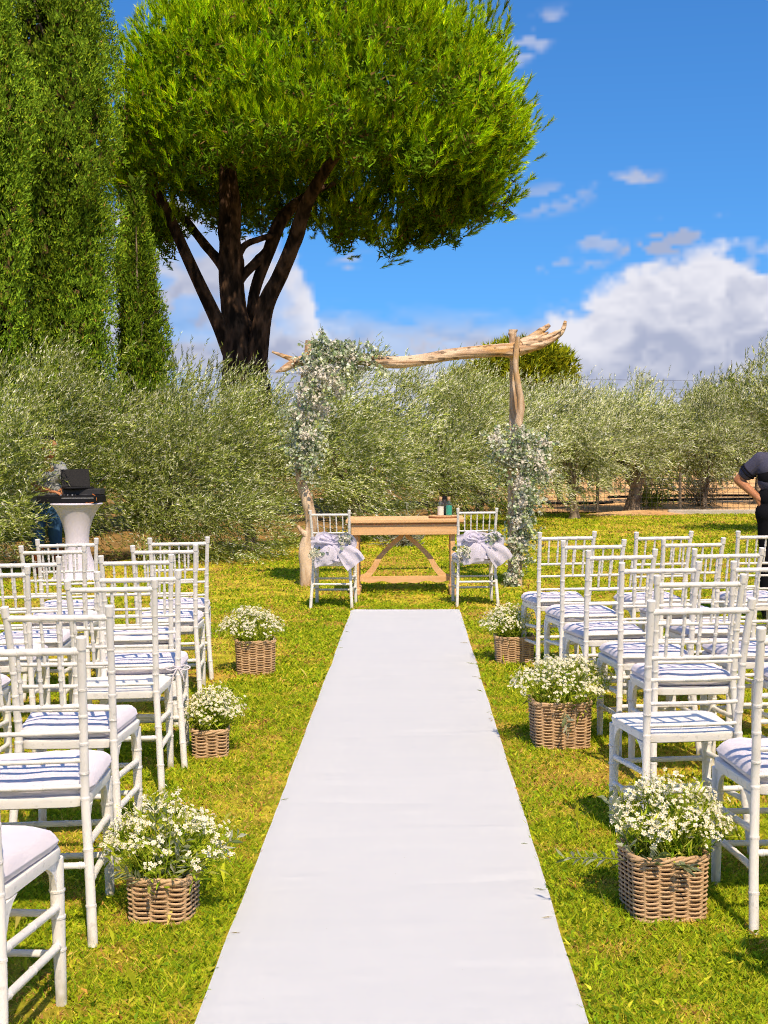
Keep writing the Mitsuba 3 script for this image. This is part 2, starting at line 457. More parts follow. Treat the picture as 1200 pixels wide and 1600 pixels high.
def make_grass():
    rng = np.random.default_rng(5)
    parts = []
    for y0, y1, dens, L0, L1, W in ((2.9, 5.0, 27000, .014, .040, .0029), (5.0, 8.0, 10500, .018, .044, .0043), (8.0, 12.5, 4200, .024, .050, .0062),
                                    (12.5, 19.0, 1200, .030, .056, .010), (19.0, 32.0, 360, .04, .075, .017)):
        half = lambda y: 0.335 * y + 0.35
        n = int(dens * (y1 - y0) * 2 * half(y1))
        x, y = rng.uniform(-half(y1), half(y1), n), rng.uniform(y0, y1, n)
        ok = (np.abs(x + 0.02 * y) < half(y)) & in_lawn(x, y) & ~((x > AX0 - .010) & (x < AX1 + .010) & (y > AY0) & (y < AY1 - .004))
        x, y = x[ok], y[ok]
        n = len(x)
        patch = meshkit.fbm(np.column_stack([x * 1.5, y * 1.5, x * 0]), 3, 2)
        fine = meshkit.fbm(np.column_stack([x * 7, y * 7, x * 0 + 4]), 2, 8)
        dry = np.clip((patch - 0.46) * 5, 0, 1) * 0.62 + np.clip((fine - 0.55) * 5, 0, 1) * 0.55
        keep = rng.random(n) > 0.62 * dry
        x, y, dry, fine = x[keep], y[keep], dry[keep], fine[keep]
        n = len(x)
        green = pick(rng, n, [(3, (.43, .51, .020)), (3, (.33, .45, .018)), (1.6, (.18, .31, .02)), (1.2, (.58, .56, .05))], .2)
        straw = pick(rng, n, [(2, (.72, .50, .13)), (2, (.56, .31, .08)), (1, (.32, .17, .06)), (2, (.62, .52, .06))], .2)
        c = np.where((rng.random(n) < dry * 0.8)[:, None], straw, green)
        a = rng.uniform(0, 2 * math.pi, n)
        lift = rng.beta(1.6, 1.3, n) * 1.5
        d = np.column_stack([np.cos(a), np.sin(a), lift])
        L = rng.uniform(L0, L1, n) * (1.15 - 0.5 * dry)
        w = W * rng.uniform(.7, 1.4, n)
        base = np.column_stack([x, y, np.full(n, -0.002)])
        thin = rng.random(n) < (.75 if y1 < 9 else .5)               # fine blades, among broader bent ones
        parts.append(needles(base[thin], d[thin], L[thin], w[thin], c[thin], rng))
        t = ~thin
        parts.append(leaves(base[t], d[t], L[t] * .9, w[t] * rng.uniform(.9, 1.8, t.sum()), c[t], rng, fold=0.9, droop=0.12, mid=0.42))
    # some taller stray stalks, and clippings that lie on the runner's edges
    n = 240
    y = rng.uniform(3.4, 12, n)
    x = rng.uniform(-1, 1, n) * (0.335 * y)
    ok = ~((x > AX0 - .02) & (x < AX1 + .02))
    x, y = x[ok], y[ok]
    n = len(x)
    d = np.column_stack([rng.normal(size=n) * .35, rng.normal(size=n) * .35, np.ones(n)])
    parts.append(leaves(np.column_stack([x, y, x * 0]), d, rng.uniform(.05, .11, n), .0022, pick(rng, n, [(2, (.46, .50, .03)), (1, (.70, .60, .15))]), rng, .6, .1))
    n = 14
    y = rng.uniform(3.2, 11, n)
    x = np.where(rng.random(n) < .75, AX1 - rng.random(n) * .02, AX0 + rng.random(n) * .015)
    d = np.column_stack([np.where(x > 0, -1, 1) * rng.uniform(.3, 1, n), rng.normal(size=n) * .6, rng.uniform(.0, .12, n)])
    parts.append(leaves(np.column_stack([x, y, np.full(n, .018)]), d, rng.uniform(.03, .08, n), .003, pick(rng, n, [(1, (.2, .25, .04)), (1, (.4, .33, .14))]), rng, .3, 0))
    put('grass', colored(merge(parts), 'm_grass'))
    tag('grass', 'short clipped grass blades covering the lawn', 'grass', kind='stuff')


make_grass()


# ------------------------------------------------------------------ the white runner
def make_runner():
    nx, ny = 31, 640
    x, y = np.meshgrid(np.linspace(AX0, AX1, nx), np.linspace(AY0, AY1, ny))
    u = (x - AX0) / (AX1 - AX0)
    p = np.stack([x * 1.5, y * 4.0, x * 0], -1)
    z = 0.0165 + 0.009 * (meshkit.fbm(p, 4, 4) - 0.5) + 0.003 * (meshkit.fbm(np.stack([x * 3, y * 14, x * 0], -1), 3, 6) - 0.5)
    rng = np.random.default_rng(2)
    for k in range(26):                                            # creases left by the roll and by feet
        yc, sl, am, wd, xc, xw = rng.uniform(2.6, 11.6), rng.normal() * .12, rng.uniform(.001, .0035) * rng.choice([-1, 1]), rng.uniform(.010, .03), rng.uniform(-.5, .4), rng.uniform(.12, .6)
        z = z + am * np.exp(-np.abs((y - yc - sl * x) / wd) ** 1.4 - ((x - xc) / xw) ** 2)
    z = z + 0.010 * np.exp(-((y - 11.80) / .05) ** 2) * (meshkit.noise(np.stack([x * 6, x * 0, x * 0], -1), 3))
    z = np.where((u < .001) | (u > .999), z * 0.35 + 0.004, z)
    wav = 0.014 * (meshkit.fbm(np.stack([y * 1.7, y * 0 + 2, y * 0], -1), 3, 1) - .5)
    x = x + wav
    y = y + np.where(y > AY1 - 1e-6, 0.03 * (meshkit.noise(np.stack([x * 4, x * 0, x * 0], -1), 8) - .5), 0)
    v = np.column_stack([x.ravel(), y.ravel(), z.ravel()])
    i, j = np.meshgrid(np.arange(ny - 1), np.arange(nx - 1), indexing='ij')
    a = (i * nx + j).ravel()
    f = np.vstack([np.stack([a, a + 1, a + nx + 1], 1), np.stack([a, a + nx + 1, a + nx], 1)])
    rim = np.concatenate([np.arange(nx), np.arange(1, ny) * nx + nx - 1, (ny - 1) * nx + np.arange(nx - 2, -1, -1), np.arange(ny - 2, 0, -1) * nx])
    o = len(v)
    low = v[rim].copy()
    low[:, 2] = 0.001
    v = np.vstack([v, low])
    k = np.arange(len(rim))
    k2 = (k + 1) % len(rim)
    f = np.vstack([f, np.stack([rim[k], o + k, o + k2], 1), np.stack([rim[k], o + k2, rim[k2]], 1)])
    put('carpet', mikit.ply(tm(v, f), 'm_runner', 40))
    tag('carpet', 'long white fabric runner laid down the aisle towards the wooden arch', 'carpet')


make_runner()

# ------------------------------------------------------------------ chairs
SEAT = resample(Polygon([(-.178, -.19), (.178, -.19), (.212, .205), (-.212, .205)]).buffer(-.055).buffer(.055), 44)
BACK_Y = lambda z: float(np.interp(z, [0, .20, .44, .70, .93], [-.262, -.222, -.190, -.222, -.285]))
BACK_X = lambda z: float(np.interp(z, [0, .44, .70, .93], [.197, .172, .176, .184]))


def chair_shapes():
    """(part name, ply) of one chair, origin on the floor under the seat, facing +y. Made once; the copies share the meshes."""
    out = []
    for s in (-1, 1):
        z = np.linspace(0, .905, 22)
        pts = smooth_path([(s * BACK_X(q), BACK_Y(q), q) for q in (0, .2, .44, .56, .70, .905)], 26)
        post = turned(pts, .0155, .0128, [.13, .31, .475, .565, .665, .76, .855], 10, 1.13, .005)
        cap = turned([(s * .184, -.279, .902), (s * .1845, -.283, .920), (s * .185, -.287, .938)], .0146, .0156, [], 12)
        out.append(('back_post', mikit.ply(join([post, cap]), 'm_paint', 50)))
    top = .895
    for name, z, r in (('top_rail', top, .0115), ('back_rail', .722, .0080), ('back_rail', .640, .0074), ('back_rail', .552, .0074), ('back_rail', .470, .0074)):
        y, x = BACK_Y(z), BACK_X(z)
        bow = -.012
        pts = smooth_path([(-x, y, z), (0, y + bow, z + .001), (x, y, z)], 9)
        out.append((name, mikit.ply(turned(pts, r, r, [.06, .33, .5, .67, .94] if r > .009 else [.07, .36, .64, .93], 8, 1.13, .005), 'm_paint', 50)))
    for k in range(5):
        x = (k - 2) * .0595
        b = .010 * (1 - (x / .18) ** 2)
        out.append(('spindle', mikit.ply(turned([(x * .98, BACK_Y(.722) - b, .722), (x, BACK_Y(.81) - b, .81), (x, BACK_Y(top) - b, top)], .0062, .0062, [.30, .5, .70], 7, 1.28, .005), 'm_paint', 50)))
    out.append(('seat', mikit.ply(loft(SEAT, [(.402, .955), (.406, .985), (.428, 1.0), (.436, .99), (.438, .965)]), 'm_paint', 35)))
    for s in (-1, 1):
        pts = [(s * .186, .178, .404), (s * .188, .182, .25), (s * .190, .188, 0)]
        out.append(('front_leg', mikit.ply(turned(pts, .0205, .0150, [.22, .40, .62], 10, 1.12, .005), 'm_paint', 50)))
    for s in (-1, 1):
        for z0, z1 in ((.300, .270), (.190, .165)):
            a = np.array((s * (BACK_X(z0) + .002), BACK_Y(z0) + .004, z0))
            b = np.array((s * .189, .184, z1))
            out.append(('side_stretcher', mikit.ply(turned([a, (a + b) / 2, b], .0112, .0112, [.08, .5, .92], 8, 1.13, .005), 'm_paint', 50)))
    for z in (.250, .140):
        out.append(('front_stretcher', mikit.ply(turned([(-.189, .185, z), (0, .186, z), (.189, .185, z)], .0105, .0105, [.07, .36, .64, .93], 8, 1.13, .005), 'm_paint', 50)))
    z = .235
    out.append(('rear_stretcher', mikit.ply(turned([(-BACK_X(z), BACK_Y(z), z), (0, BACK_Y(z), z), (BACK_X(z), BACK_Y(z), z)], .0105, .0105, [.07, .36, .64, .93], 8, 1.13, .005), 'm_paint', 50)))
    for s in (-1, 1):                                                # curved brackets under the seat, at the front legs and the back posts
        prof = Polygon([(0, 0), (.085, 0), (.055, -.012), (.028, -.034), (.010, -.070), (0, -.095)])
        for y0, flip in ((.166, -1), (-.180, 1)):
            m = trimesh.creation.extrude_polygon(prof, .013, engine='earcut')
            v = np.array(m.vertices)
            q = np.column_stack([v[:, 2] - .0065 + s * (.187 if flip < 0 else .176), y0 + flip * v[:, 0], v[:, 1] + .4025])
            f = np.array(m.faces)
            out.append(('bracket', mikit.ply(tm(q, f if flip > 0 else f[:, ::-1]), 'm_paint')))
    return out


def cushion_shape(seed, tilt=0.0):
    rng = np.random.default_rng(seed)
    o = (SEAT - SEAT.mean(0)) * np.array([.985, .97]) + SEAT.mean(0)
    m = loft(o, [(.4395, .90), (.442, .965), (.450, .995), (.459, 1.005), (.4615, 1.018), (.464, 1.005), (.475, .985), (.486, .94), (.493, .86), (.497, .7), (.499, .45), (.5, .2)], .0)
    v = np.array(m.vertices)
    off = rng.uniform(0, 50, 3)
    w = (meshkit.fbm(v * 9 + off, 3) - .5)
    v[:, 2] += np.where(v[:, 2] > .47, .026 * w, 0)
    v[:, :2] *= 1 + .012 * w[:, None]
    v[:, 2] += tilt * np.clip(v[:, 1], -.2, .2)
    return mikit.ply(tm(v, m.faces), 'm_cushion', True)


CHAIR = chair_shapes()
CUSHIONS = [cushion_shape(k, t) for k, t in enumerate((0, .02, -.015, .01, 0.03))]


def tie_shape():
    ms = []
    for s in (-1, 1):
        loop = smooth_path([(0, 0, 0), (s * .03, -.008, .012), (s * .058, -.012, .002), (s * .032, -.010, -.010), (0, 0, 0)], 16)
        ms.append(tube(loop, .0035, 5))
        ms.append(tube(smooth_path([(0, -.004, 0), (s * .02, -.012, -.03), (s * .028, -.014, -.065)], 8), .003, 5))
    ms.append(trimesh.creation.icosphere(1, .008))
    return mikit.ply(join(ms), 'm_cushion', True)


TIE = tie_shape()


def place(x, y, rot):
    return T().translate([x, y, 0]).rotate([0, 0, 1], rot)


def add_chair(x, y, rot, label, cushion=0, group='white chairs set out in rows on the lawn', tie=None, name='chair'):
    key = fresh(name)
    w = place(x, y, rot)
    for part, shape in CHAIR:
        put(f'{key}__{part}', shape, w)
    if cushion is not None:
        j = np.random.default_rng(cushion + 900).normal(size=3)
        c = put(f'{key}__cushion', CUSHIONS[cushion % len(CUSHIONS)], w @ T().translate([float(j[0]) * .006, float(j[1]) * .006, 0]).rotate([0, 0, 1], float(j[2]) * 1.6))
        for s in (() if tie is None else tie):
            put(f'{key}__cushion_tie', TIE, w @ T().translate([s * .172, -.205, .47]))
    tag(key, label, 'chair', group)
    return key


def from_top(x, y, rot):
    """Chair origin from the middle of its top rail."""
    a = math.radians(rot)
    return x - math.sin(a) * .285, y + math.cos(a) * .285


ORD = ['first', 'second', 'third', 'fourth', 'fifth', 'sixth', 'seventh', 'eighth']
rows = [  # block, column, row from the arch, x, y of the top rail's middle, turn
    ('bar', 0, 0, -1.508, 8.24, 10), ('bar', 0, 1, -1.470, 7.55, 6), ('bar', 0, 2, -1.475, 6.80, 8), ('bar', 0, 3, -1.267, 5.87, 8), ('bar', 0, 4, -1.292, 5.45, 5),
    ('bar', 0, 5, -1.262, 4.50, 2), ('bar', 0, 6, -1.160, 3.71, 6), ('bar', 0, 7, -1.166, 2.89, -3),
    ('bar', 1, 0, -2.225, 8.20, 11), ('bar', 1, 1, -2.150, 7.60, 6), ('bar', 1, 2, -2.060, 6.72, 9), ('bar', 1, 3, -2.055, 6.15, 7), ('bar', 1, 4, -1.985, 5.25, 6),
    ('fence', 0, 0, 1.026, 8.45, 8), ('fence', 0, 1, 1.086, 7.65, 6), ('fence', 0, 2, 1.127, 6.88, 8), ('fence', 0, 3, 1.182, 6.10, 4), ('fence', 0, 4, 1.227, 5.46, 3),
    ('fence', 0, 5, 1.030, 4.56, 7), ('fence', 0, 6, 1.225, 3.83, 2), ('fence', 0, 7, 1.30, 2.95, 3),
    ('fence', 1, 0, 1.645, 8.37, 8), ('fence', 1, 1, 1.699, 7.74, 6), ('fence', 1, 2, 1.705, 6.92, 5), ('fence', 1, 3, 1.715, 6.12, 4), ('fence', 1, 4, 1.78, 5.40, 3),
    ('fence', 2, 0, 2.31, 8.38, 4),
]
for k, (block, col, row, x, y, rot) in enumerate(rows):
    side = {'bar': 'bar table side', 'fence': 'wire fence side'}[block]
    where = ['at the aisle', 'second from the aisle', 'third from the aisle'][col]
    bare = (block, col, row) in (('bar', 0, 4), ('fence', 0, 5))
    look = 'bare white chair without cushion' if bare else 'white cushioned chair'
    cx, cy = from_top(x, y, rot)
    add_chair(cx, cy, rot, f'{look} {where}, {ORD[row]} row from the arch, {side}', None if bare else k, tie=(1,) if (block, col, row) == ('bar', 0, 3) else None)


# ------------------------------------------------------------------ flowers
def blossoms(centers, normals, size, rng, petals=5, white=(.80, .765, .59), heart=(.70, .55, .09)):
    """Small open flowers: pointed petals round a yellow heart."""
    n = len(centers)
    nrm = unit(normals)
    a = unit(np.cross(nrm, rng.normal(size=(n, 3))))
    b = np.cross(nrm, a)
    S = np.broadcast_to(size, (n,))[:, None]
    vs, fs, cs = [], [], []
    for k in range(petals):
        t0 = 2 * math.pi * k / petals
        e = a * math.cos(t0) + b * math.sin(t0)
        l = a * math.cos(t0 - .48) + b * math.sin(t0 - .48)
        r = a * math.cos(t0 + .48) + b * math.sin(t0 + .48)
        vs.append(np.stack([centers, centers + (l * .72 + nrm * .22) * S, centers + (e + nrm * .18) * S, centers + (r * .72 + nrm * .22) * S], 1))
    v = np.stack(vs, 1).reshape(-1, 3)
    m = n * petals
    k = np.arange(m)[:, None] * 4
    f = np.stack([k + [0, 1, 2], k + [0, 2, 3]], 1).reshape(-1, 3)
    c = np.repeat(np.array(white) * np.clip(1 + .12 * rng.normal(size=(m, 1)), .6, 1.15), 4, 0)
    h = centers + nrm * S * .16
    hv = np.stack([h + a * S * .22, h - a * S * .11 + b * S * .19, h - a * S * .11 - b * S * .19], 1).reshape(-1, 3)
    return merge([(v, f, c), (hv, np.arange(3 * n).reshape(-1, 3), np.repeat(np.tile(heart, (n, 1)), 3, 0))])


def stems(a, b, r, color, rng, bend=.15):
    """Thin bent stalks from points a to b: two three-sided pieces each."""
    n = len(a)
    d = b - a
    L = np.linalg.norm(d, axis=1, keepdims=True)
    m = (a + b) / 2 + rng.normal(size=(n, 3)) * L * bend * .5
    u = unit(np.cross(d, [0.3, 0.5, 0.1]))
    w = np.cross(unit(d), u)
    ang = np.arange(3) * 2 * math.pi / 3
    ring = [np.stack([p + r * k * (math.cos(t) * u + math.sin(t) * w) for t in ang], 1) for p, k in ((a, 1.2), (m, 1.0), (b, .7))]
    v = np.stack(ring, 1).reshape(-1, 3)
    f = []
    for i in range(2):
        for j in range(3):
            p, q = i * 3 + j, i * 3 + (j + 1) % 3
            f += [(p, q, q + 3), (p, q + 3, p + 3)]
    f = (np.arange(n)[:, None, None] * 9 + np.array(f)[None]).reshape(-1, 3)
    return v, f, np.repeat(color, 9, 0)


def olive_sprig(start, direction, length, rng, n=8, leaf=.05):
    """One twig with narrow grey green leaves in pairs: a coloured mesh."""
    d = unit(np.asarray(direction, float))
    t = np.linspace(.12, 1, n)
    curve = lambda s: np.asarray(start) + d * (s * length)[:, None] + np.array([0, 0, -1.0]) * (s ** 2 * length * .12)[:, None]
    pts = np.repeat(curve(t), 2, 0)
    side = unit(np.cross(d, [0.2, 0.9, 0.3]))
    dirs = np.tile(np.array([1, -1]), n)[:, None] * side * .75 + d * .8 + rng.normal(size=(2 * n, 3)) * .25
    lv = leaves(pts, dirs, rng.uniform(.7, 1.1, 2 * n) * leaf, leaf * .26, pick(rng, 2 * n, [(2, (.30, .34, .20)), (1, (.42, .44, .33)), (1, (.16, .22, .08))]), rng, .3, .1)
    s = np.linspace(0, 1, 8)
    st = tube(curve(s), np.linspace(.0022, .0010, 8), 4)
    return merge([lv, (np.array(st.vertices), np.array(st.faces), np.tile([.24, .26, .13], (len(st.vertices), 1)))])


def basket_mesh(w, d, h, n_stakes, rows_n, rad, rng, slope=.94):
    """Woven walls of a rounded square basket: (weave, stakes, rim, liner)."""
    r = min(w, d) * .17
    out = resample(Polygon([(-w / 2, -d / 2), (w / 2, -d / 2), (w / 2, d / 2), (-w / 2, d / 2)]).buffer(-r).buffer(r), n_stakes * 4)
    nor = np.roll(out, -1, 0) - np.roll(out, 1, 0)
    nor = unit(np.column_stack([nor[:, 1], -nor[:, 0]]))
    k = np.arange(len(out))
    ms = []
    for j in range(rows_n):
        z = rad * 1.2 + (h - rad * 3.2) * j / (rows_n - 1)
        sc = slope + (1 - slope) * z / h
        wave = np.cos(math.pi * k / 4 + math.pi * (j % 2))
        off = rad * 1.35 * wave * (1 + .12 * rng.normal())
        p = np.column_stack([(out * sc + nor * off[:, None]), z + rad * .35 * (meshkit.noise(np.column_stack([k * .11, k * 0 + j * 3.3, k * 0]), 3) - .5)])
        ms.append(tube(p, rad * (1 + .10 * rng.normal()) * (1 + .08 * np.sin(k * .7 + j)), 5, closed=True))
    weave = join(ms)
    st = []
    for q in range(n_stakes):
        a = out[q * 4 + 2]
        st.append(tube([(a[0] * slope, a[1] * slope, 0), (a[0], a[1], h - rad)], rad * 1.0, 6))
    rim, foot = [], []
    for q in range(3):
        ph = 2 * math.pi * q / 3
        t = 2 * math.pi * k / len(out) * (n_stakes // 3)
        p = np.column_stack([out + nor * (rad * 1.4 * np.cos(t + ph))[:, None], h - rad * .6 + rad * 1.5 * np.sin(t + ph) + .006 * (meshkit.noise(np.column_stack([k * .05, k * 0, k * 0]), 7) - .5)])
        rim.append(tube(p, rad * 1.5, 6, closed=True))
        p2 = np.column_stack([out * slope + nor * (rad * .8 * np.cos(t + ph))[:, None], rad * 1.1 + rad * .8 * np.sin(t + ph)])
        if q < 2:
            foot.append(tube(p2, rad * 1.2, 6, closed=True))
    liner = loft(out * .955, [(.004, slope), (h * .80, 1.0)])
    return weave, join(st), join(rim), join(foot), liner


def add_basket(x, y, rot, w, d, h, rows_n, rad, label, bunch_label, spread, height, n_clusters, seed, lean=(0, 0), sprigs=(), leafy=1.0, fsize=.0092):
    rng = np.random.default_rng(seed)
    n_clusters, fsize = int(n_clusters * 1.35), fsize * .86
    key = fresh('wicker_basket')
    to = place(x, y, rot)
    ns = max(12, int(round((2 * w + 2 * d) * .90 / .052 / 6)) * 6)
    weave, stakes_, rim, foot, liner = basket_mesh(w, d, h, ns, rows_n, rad, rng)
    put(f'{key}__weave', mikit.ply(weave, 'm_wicker', True), to)
    tag(f'{key}__weave', 'horizontal woven wicker strands of the basket wall', kind='stuff')
    put(f'{key}__stakes', mikit.ply(stakes_, 'm_wicker', True), to)
    tag(f'{key}__stakes', 'upright wicker stakes of the basket wall', kind='stuff')
    put(f'{key}__rim', mikit.ply(rim, 'm_wicker', True), to)
    put(f'{key}__bottom_band', mikit.ply(foot, 'm_wicker', True), to)
    put(f'{key}__liner', mikit.ply(liner, 'm_wickerdark'), to)
    tag(key, label, 'basket', 'wicker flower baskets along the aisle')
    # the flowers that stand in it
    fkey = fresh('flower_bunch')
    ang, rr = rng.uniform(0, 2 * math.pi, n_clusters), np.sqrt(rng.random(n_clusters))
    cx, cy = rr * np.cos(ang) * spread + lean[0], rr * np.sin(ang) * spread * .9 + lean[1]
    top = h + height * (1.0 - .62 * rr ** 2.2) * rng.uniform(.80, 1.06, n_clusters)
    low = rng.random(n_clusters) < .16
    top = np.where(low, h + height * rng.uniform(.2, .7, n_clusters), top)
    C = np.column_stack([cx, cy, top])
    per = rng.integers(4, 8, n_clusters)
    idx = np.repeat(np.arange(n_clusters), per)
    B = C[idx] + rng.normal(size=(len(idx), 3)) * [.017, .017, .012]
    nr = unit(np.column_stack([C[idx, 0] / spread, C[idx, 1] / spread, np.full(len(idx), .9)]) + rng.normal(size=(len(idx), 3)) * .45 + [.1, -.35, .2])
    fl = blossoms(B, nr, rng.uniform(.75, 1.35, len(idx)) * fsize, rng)
    buds = rng.random(len(idx)) < .85
    bb = B[buds] + rng.normal(size=(buds.sum(), 3)) * .012
    budm = leaves(bb, rng.normal(size=(len(bb), 3)) + [0, 0, .8], .009, .006, pick(rng, len(bb), [(2, (.74, .70, .40)), (1, (.56, .58, .16))]), rng)
    base = np.column_stack([rng.normal(size=n_clusters) * w * .20, rng.normal(size=n_clusters) * d * .20, np.full(n_clusters, h * .72)])
    base[:, 0] = np.clip(base[:, 0], -w * .4, w * .4)
    base[:, 1] = np.clip(base[:, 1], -d * .4, d * .4)
    gcol = [(2, (.36, .48, .03)), (2, (.50, .58, .05)), (1, (.18, .30, .02)), (1.2, (.62, .64, .12))]
    st = stems(base, C, .0016, pick(rng, n_clusters, gcol), rng)
    fine = stems(C[idx] - [0, 0, .03], B, .0008, pick(rng, len(idx), gcol), rng, .1)
    nl = int(760 * leafy)
    t = rng.beta(1.3, 1.7, nl)[:, None]
    k = rng.integers(0, n_clusters, nl)
    lp = base[k] * (1 - t) + C[k] * t + rng.normal(size=(nl, 3)) * .016
    ld = unit(C[k] - base[k]) * .9 + rng.normal(size=(nl, 3)) * .55
    lv = leaves(lp, ld, rng.uniform(.028, .062, nl), rng.uniform(.006, .013, nl), pick(rng, nl, gcol, .25), rng, .4, .1)
    put(f'{fkey}__stems', colored(merge([st, fine]), 'm_leaf'), to)
    tag(f'{fkey}__stems', 'thin green flower stalks of the bunch', kind='stuff')
    put(f'{fkey}__leaves', colored(lv, 'm_leaf'), to)
    tag(f'{fkey}__leaves', 'small bright green leaves among the flower stalks', kind='stuff')
    put(f'{fkey}__blossoms', colored(merge([fl, budm]), 'm_petal'), to)
    tag(f'{fkey}__blossoms', 'dense small white five petalled blossoms with yellow hearts', kind='stuff')
    for s, dr_, ln in sprigs:
        put(f'{fkey}__olive_sprig', colored(olive_sprig((s[0], s[1], h * .85), dr_, ln, rng), 'm_leaf'), to)
    tag(fkey, bunch_label, 'flowers', 'white flower bunches in the baskets')


add_basket(.790, 4.05, 6, .236, .225, .200, 27, .0042, 'tall square wicker basket beside the seventh row, wire fence side', 'white flowers with grey olive sprigs in the tall square basket, wire fence side',
           .185, .235, 92, 31, (.025, .0), [((-.10, -.05), (-.35, -.1, .9), .27), ((-.09, .02), (-.15, .1, 1), .23), ((-.08, -.09), (.1, -.5, .5), .12), ((-.11, -.02), (-.95, -.1, .22), .22), ((.02, -.1), (.05, -.7, .3), .10)], 1.3, fsize=.0100)
add_basket(.735, 6.40, 3, .280, .26, .225, 29, .0042, 'wide square wicker basket under a spreading white bunch, fifth row, wire fence side', 'wide spreading white flower bunch hanging over the middle basket, wire fence side',
           .255, .215, 130, 32, (.02, -.02), [((.0, -.13), (.02, -.5, -.3), .12)], 1.25)
add_basket(.710, 8.95, 0, .260, .24, .18, 22, .0046, 'low wicker basket in front of the ceremony chair with flowers drooping to one side', 'white flower bunch leaning towards the aisle in the basket farthest along, wire fence side',
           .20, .215, 100, 33, (-.035, 0), [((.1, 0), (.9, .0, .5), .18)])
add_basket(-.803, 4.02, -4, .190, .18, .140, 17, .0046, 'small low wicker basket at the chair leg in the seventh row, bar table side', 'loose airy white flower bunch with tall olive sprigs, by the seventh row, bar table side',
           .205, .235, 80, 34, (.01, 0), [((.02, -.05), (.05, -.1, 1), .26), ((.05, -.04), (.8, -.1, .75), .28), ((.04, -.06), (.25, -.1, .9), .17), ((-.02, -.08), (-.5, -.3, .5), .12), ((-.0, -.06), (-.02, -.05, 1), .30)], 1.3)
add_basket(-1.00, 6.22, 8, .168, .165, .128, 15, .0046, 'smallest round-cornered wicker basket, half hidden beneath its flowers, bar table side', 'compact white flower bunch over the smallest basket, bar table side',
           .150, .200, 95, 35, (.015, -.01), [], .8)
add_basket(-1.065, 8.58, 10, .255, .24, .220, 26, .0046, 'tall wicker basket standing alone on the grass near the first row, bar table side', 'rounded dome of white flowers on the tall basket near the first row, bar table side',
           .215, .215, 125, 36, (-.02, -.01), [], .7)


# ------------------------------------------------------------------ driftwood arch
def drift(path, radii, sides, seed, rough=.12, n=60, freq=(9, 3)):
    """A weathered log: tube with knots and ridges along its length."""
    p = smooth_path(np.column_stack([path, radii]), n)
    m = tube(p[:, :3], p[:, 3], sides)
    v = np.array(m.vertices)
    c = np.vstack([np.repeat(p[:, :3], sides, 0), p[:1, :3], p[-1:, :3]])
    rel = v - c
    long = np.concatenate([np.repeat(np.linspace(0, 1, n), sides), [0, 1]])
    q = np.column_stack([unit(rel) * 1.3, ]) + seed
    q[:, 0] += long * 3
    w = meshkit.fbm(q * np.array([1, 1.8, 1.8]), 4, seed) - .5
    kn = np.clip(meshkit.noise(np.column_stack([long * 11, unit(rel)[:, 0] * 1.2, unit(rel)[:, 2] * 1.2]), seed + 5) - .68, 0, 1)
    v = c + rel * (1 + rough * 3.2 * w + 1.1 * kn)[:, None]
    return tm(v, m.faces)


AY = 14.15
put('wedding_arch__post', mikit.ply(drift([(-1.16, AY, -.1), (-1.17, AY, .18), (-1.19, AY, .42), (-1.11, AY + .02, .68), (-1.16, AY + .01, .95), (-1.225, AY, 1.22), (-1.24, AY, 1.6), (-1.20, AY + .02, 2.1), (-1.14, AY + .04, 2.5), (-1.115, AY + .05, 2.72)],
                                          [.090, .074, .064, .064, .060, .055, .050, .046, .042, .040], 16, 3, .08), 'm_drift', 60))
put('wedding_arch__post__branch_stub', mikit.ply(drift([(-1.16, AY - .02, .56), (-1.22, AY - .03, .62), (-1.26, AY - .03, .68)], [.032, .026, .018], 10, 8, n=14), 'm_drift', 60))
put('wedding_arch__post', mikit.ply(drift([(1.155, AY - .11, -.1), (1.155, AY - .11, .5), (1.16, AY - .10, 1.1), (1.175, AY - .10, 1.72), (1.205, AY - .10, 1.98), (1.175, AY - .11, 2.2), (1.15, AY - .11, 2.42), (1.175, AY - .115, 2.72)],
                                          [.056, .049, .042, .039, .039, .034, .031, .026], 14, 12, .07), 'm_drift', 60))
put('wedding_arch__post', mikit.ply(drift([(1.12, AY + .13, -.1), (1.12, AY + .13, 1.0), (1.14, AY + .12, 2.0), (1.145, AY + .12, 2.45), (1.135, AY + .12, 2.70), (1.14, AY + .12, 2.82)],
                                          [.05, .048, .045, .042, .040, .046], 14, 15, .06), 'm_drift', 60))
put('wedding_arch__beam', mikit.ply(drift([(-1.43, AY, 2.40), (-1.30, AY, 2.46), (-1.14, AY, 2.505), (-.80, AY, 2.52), (-.42, AY, 2.49), (-.15, AY, 2.465), (.12, AY, 2.49), (.45, AY, 2.545), (.80, AY, 2.575), (1.10, AY, 2.595), (1.30, AY, 2.62), (1.45, AY, 2.655)],
                                          [.022, .045, .056, .061, .063, .066, .061, .065, .068, .070, .062, .030], 18, 21, .10, 90), 'm_beam', 60))
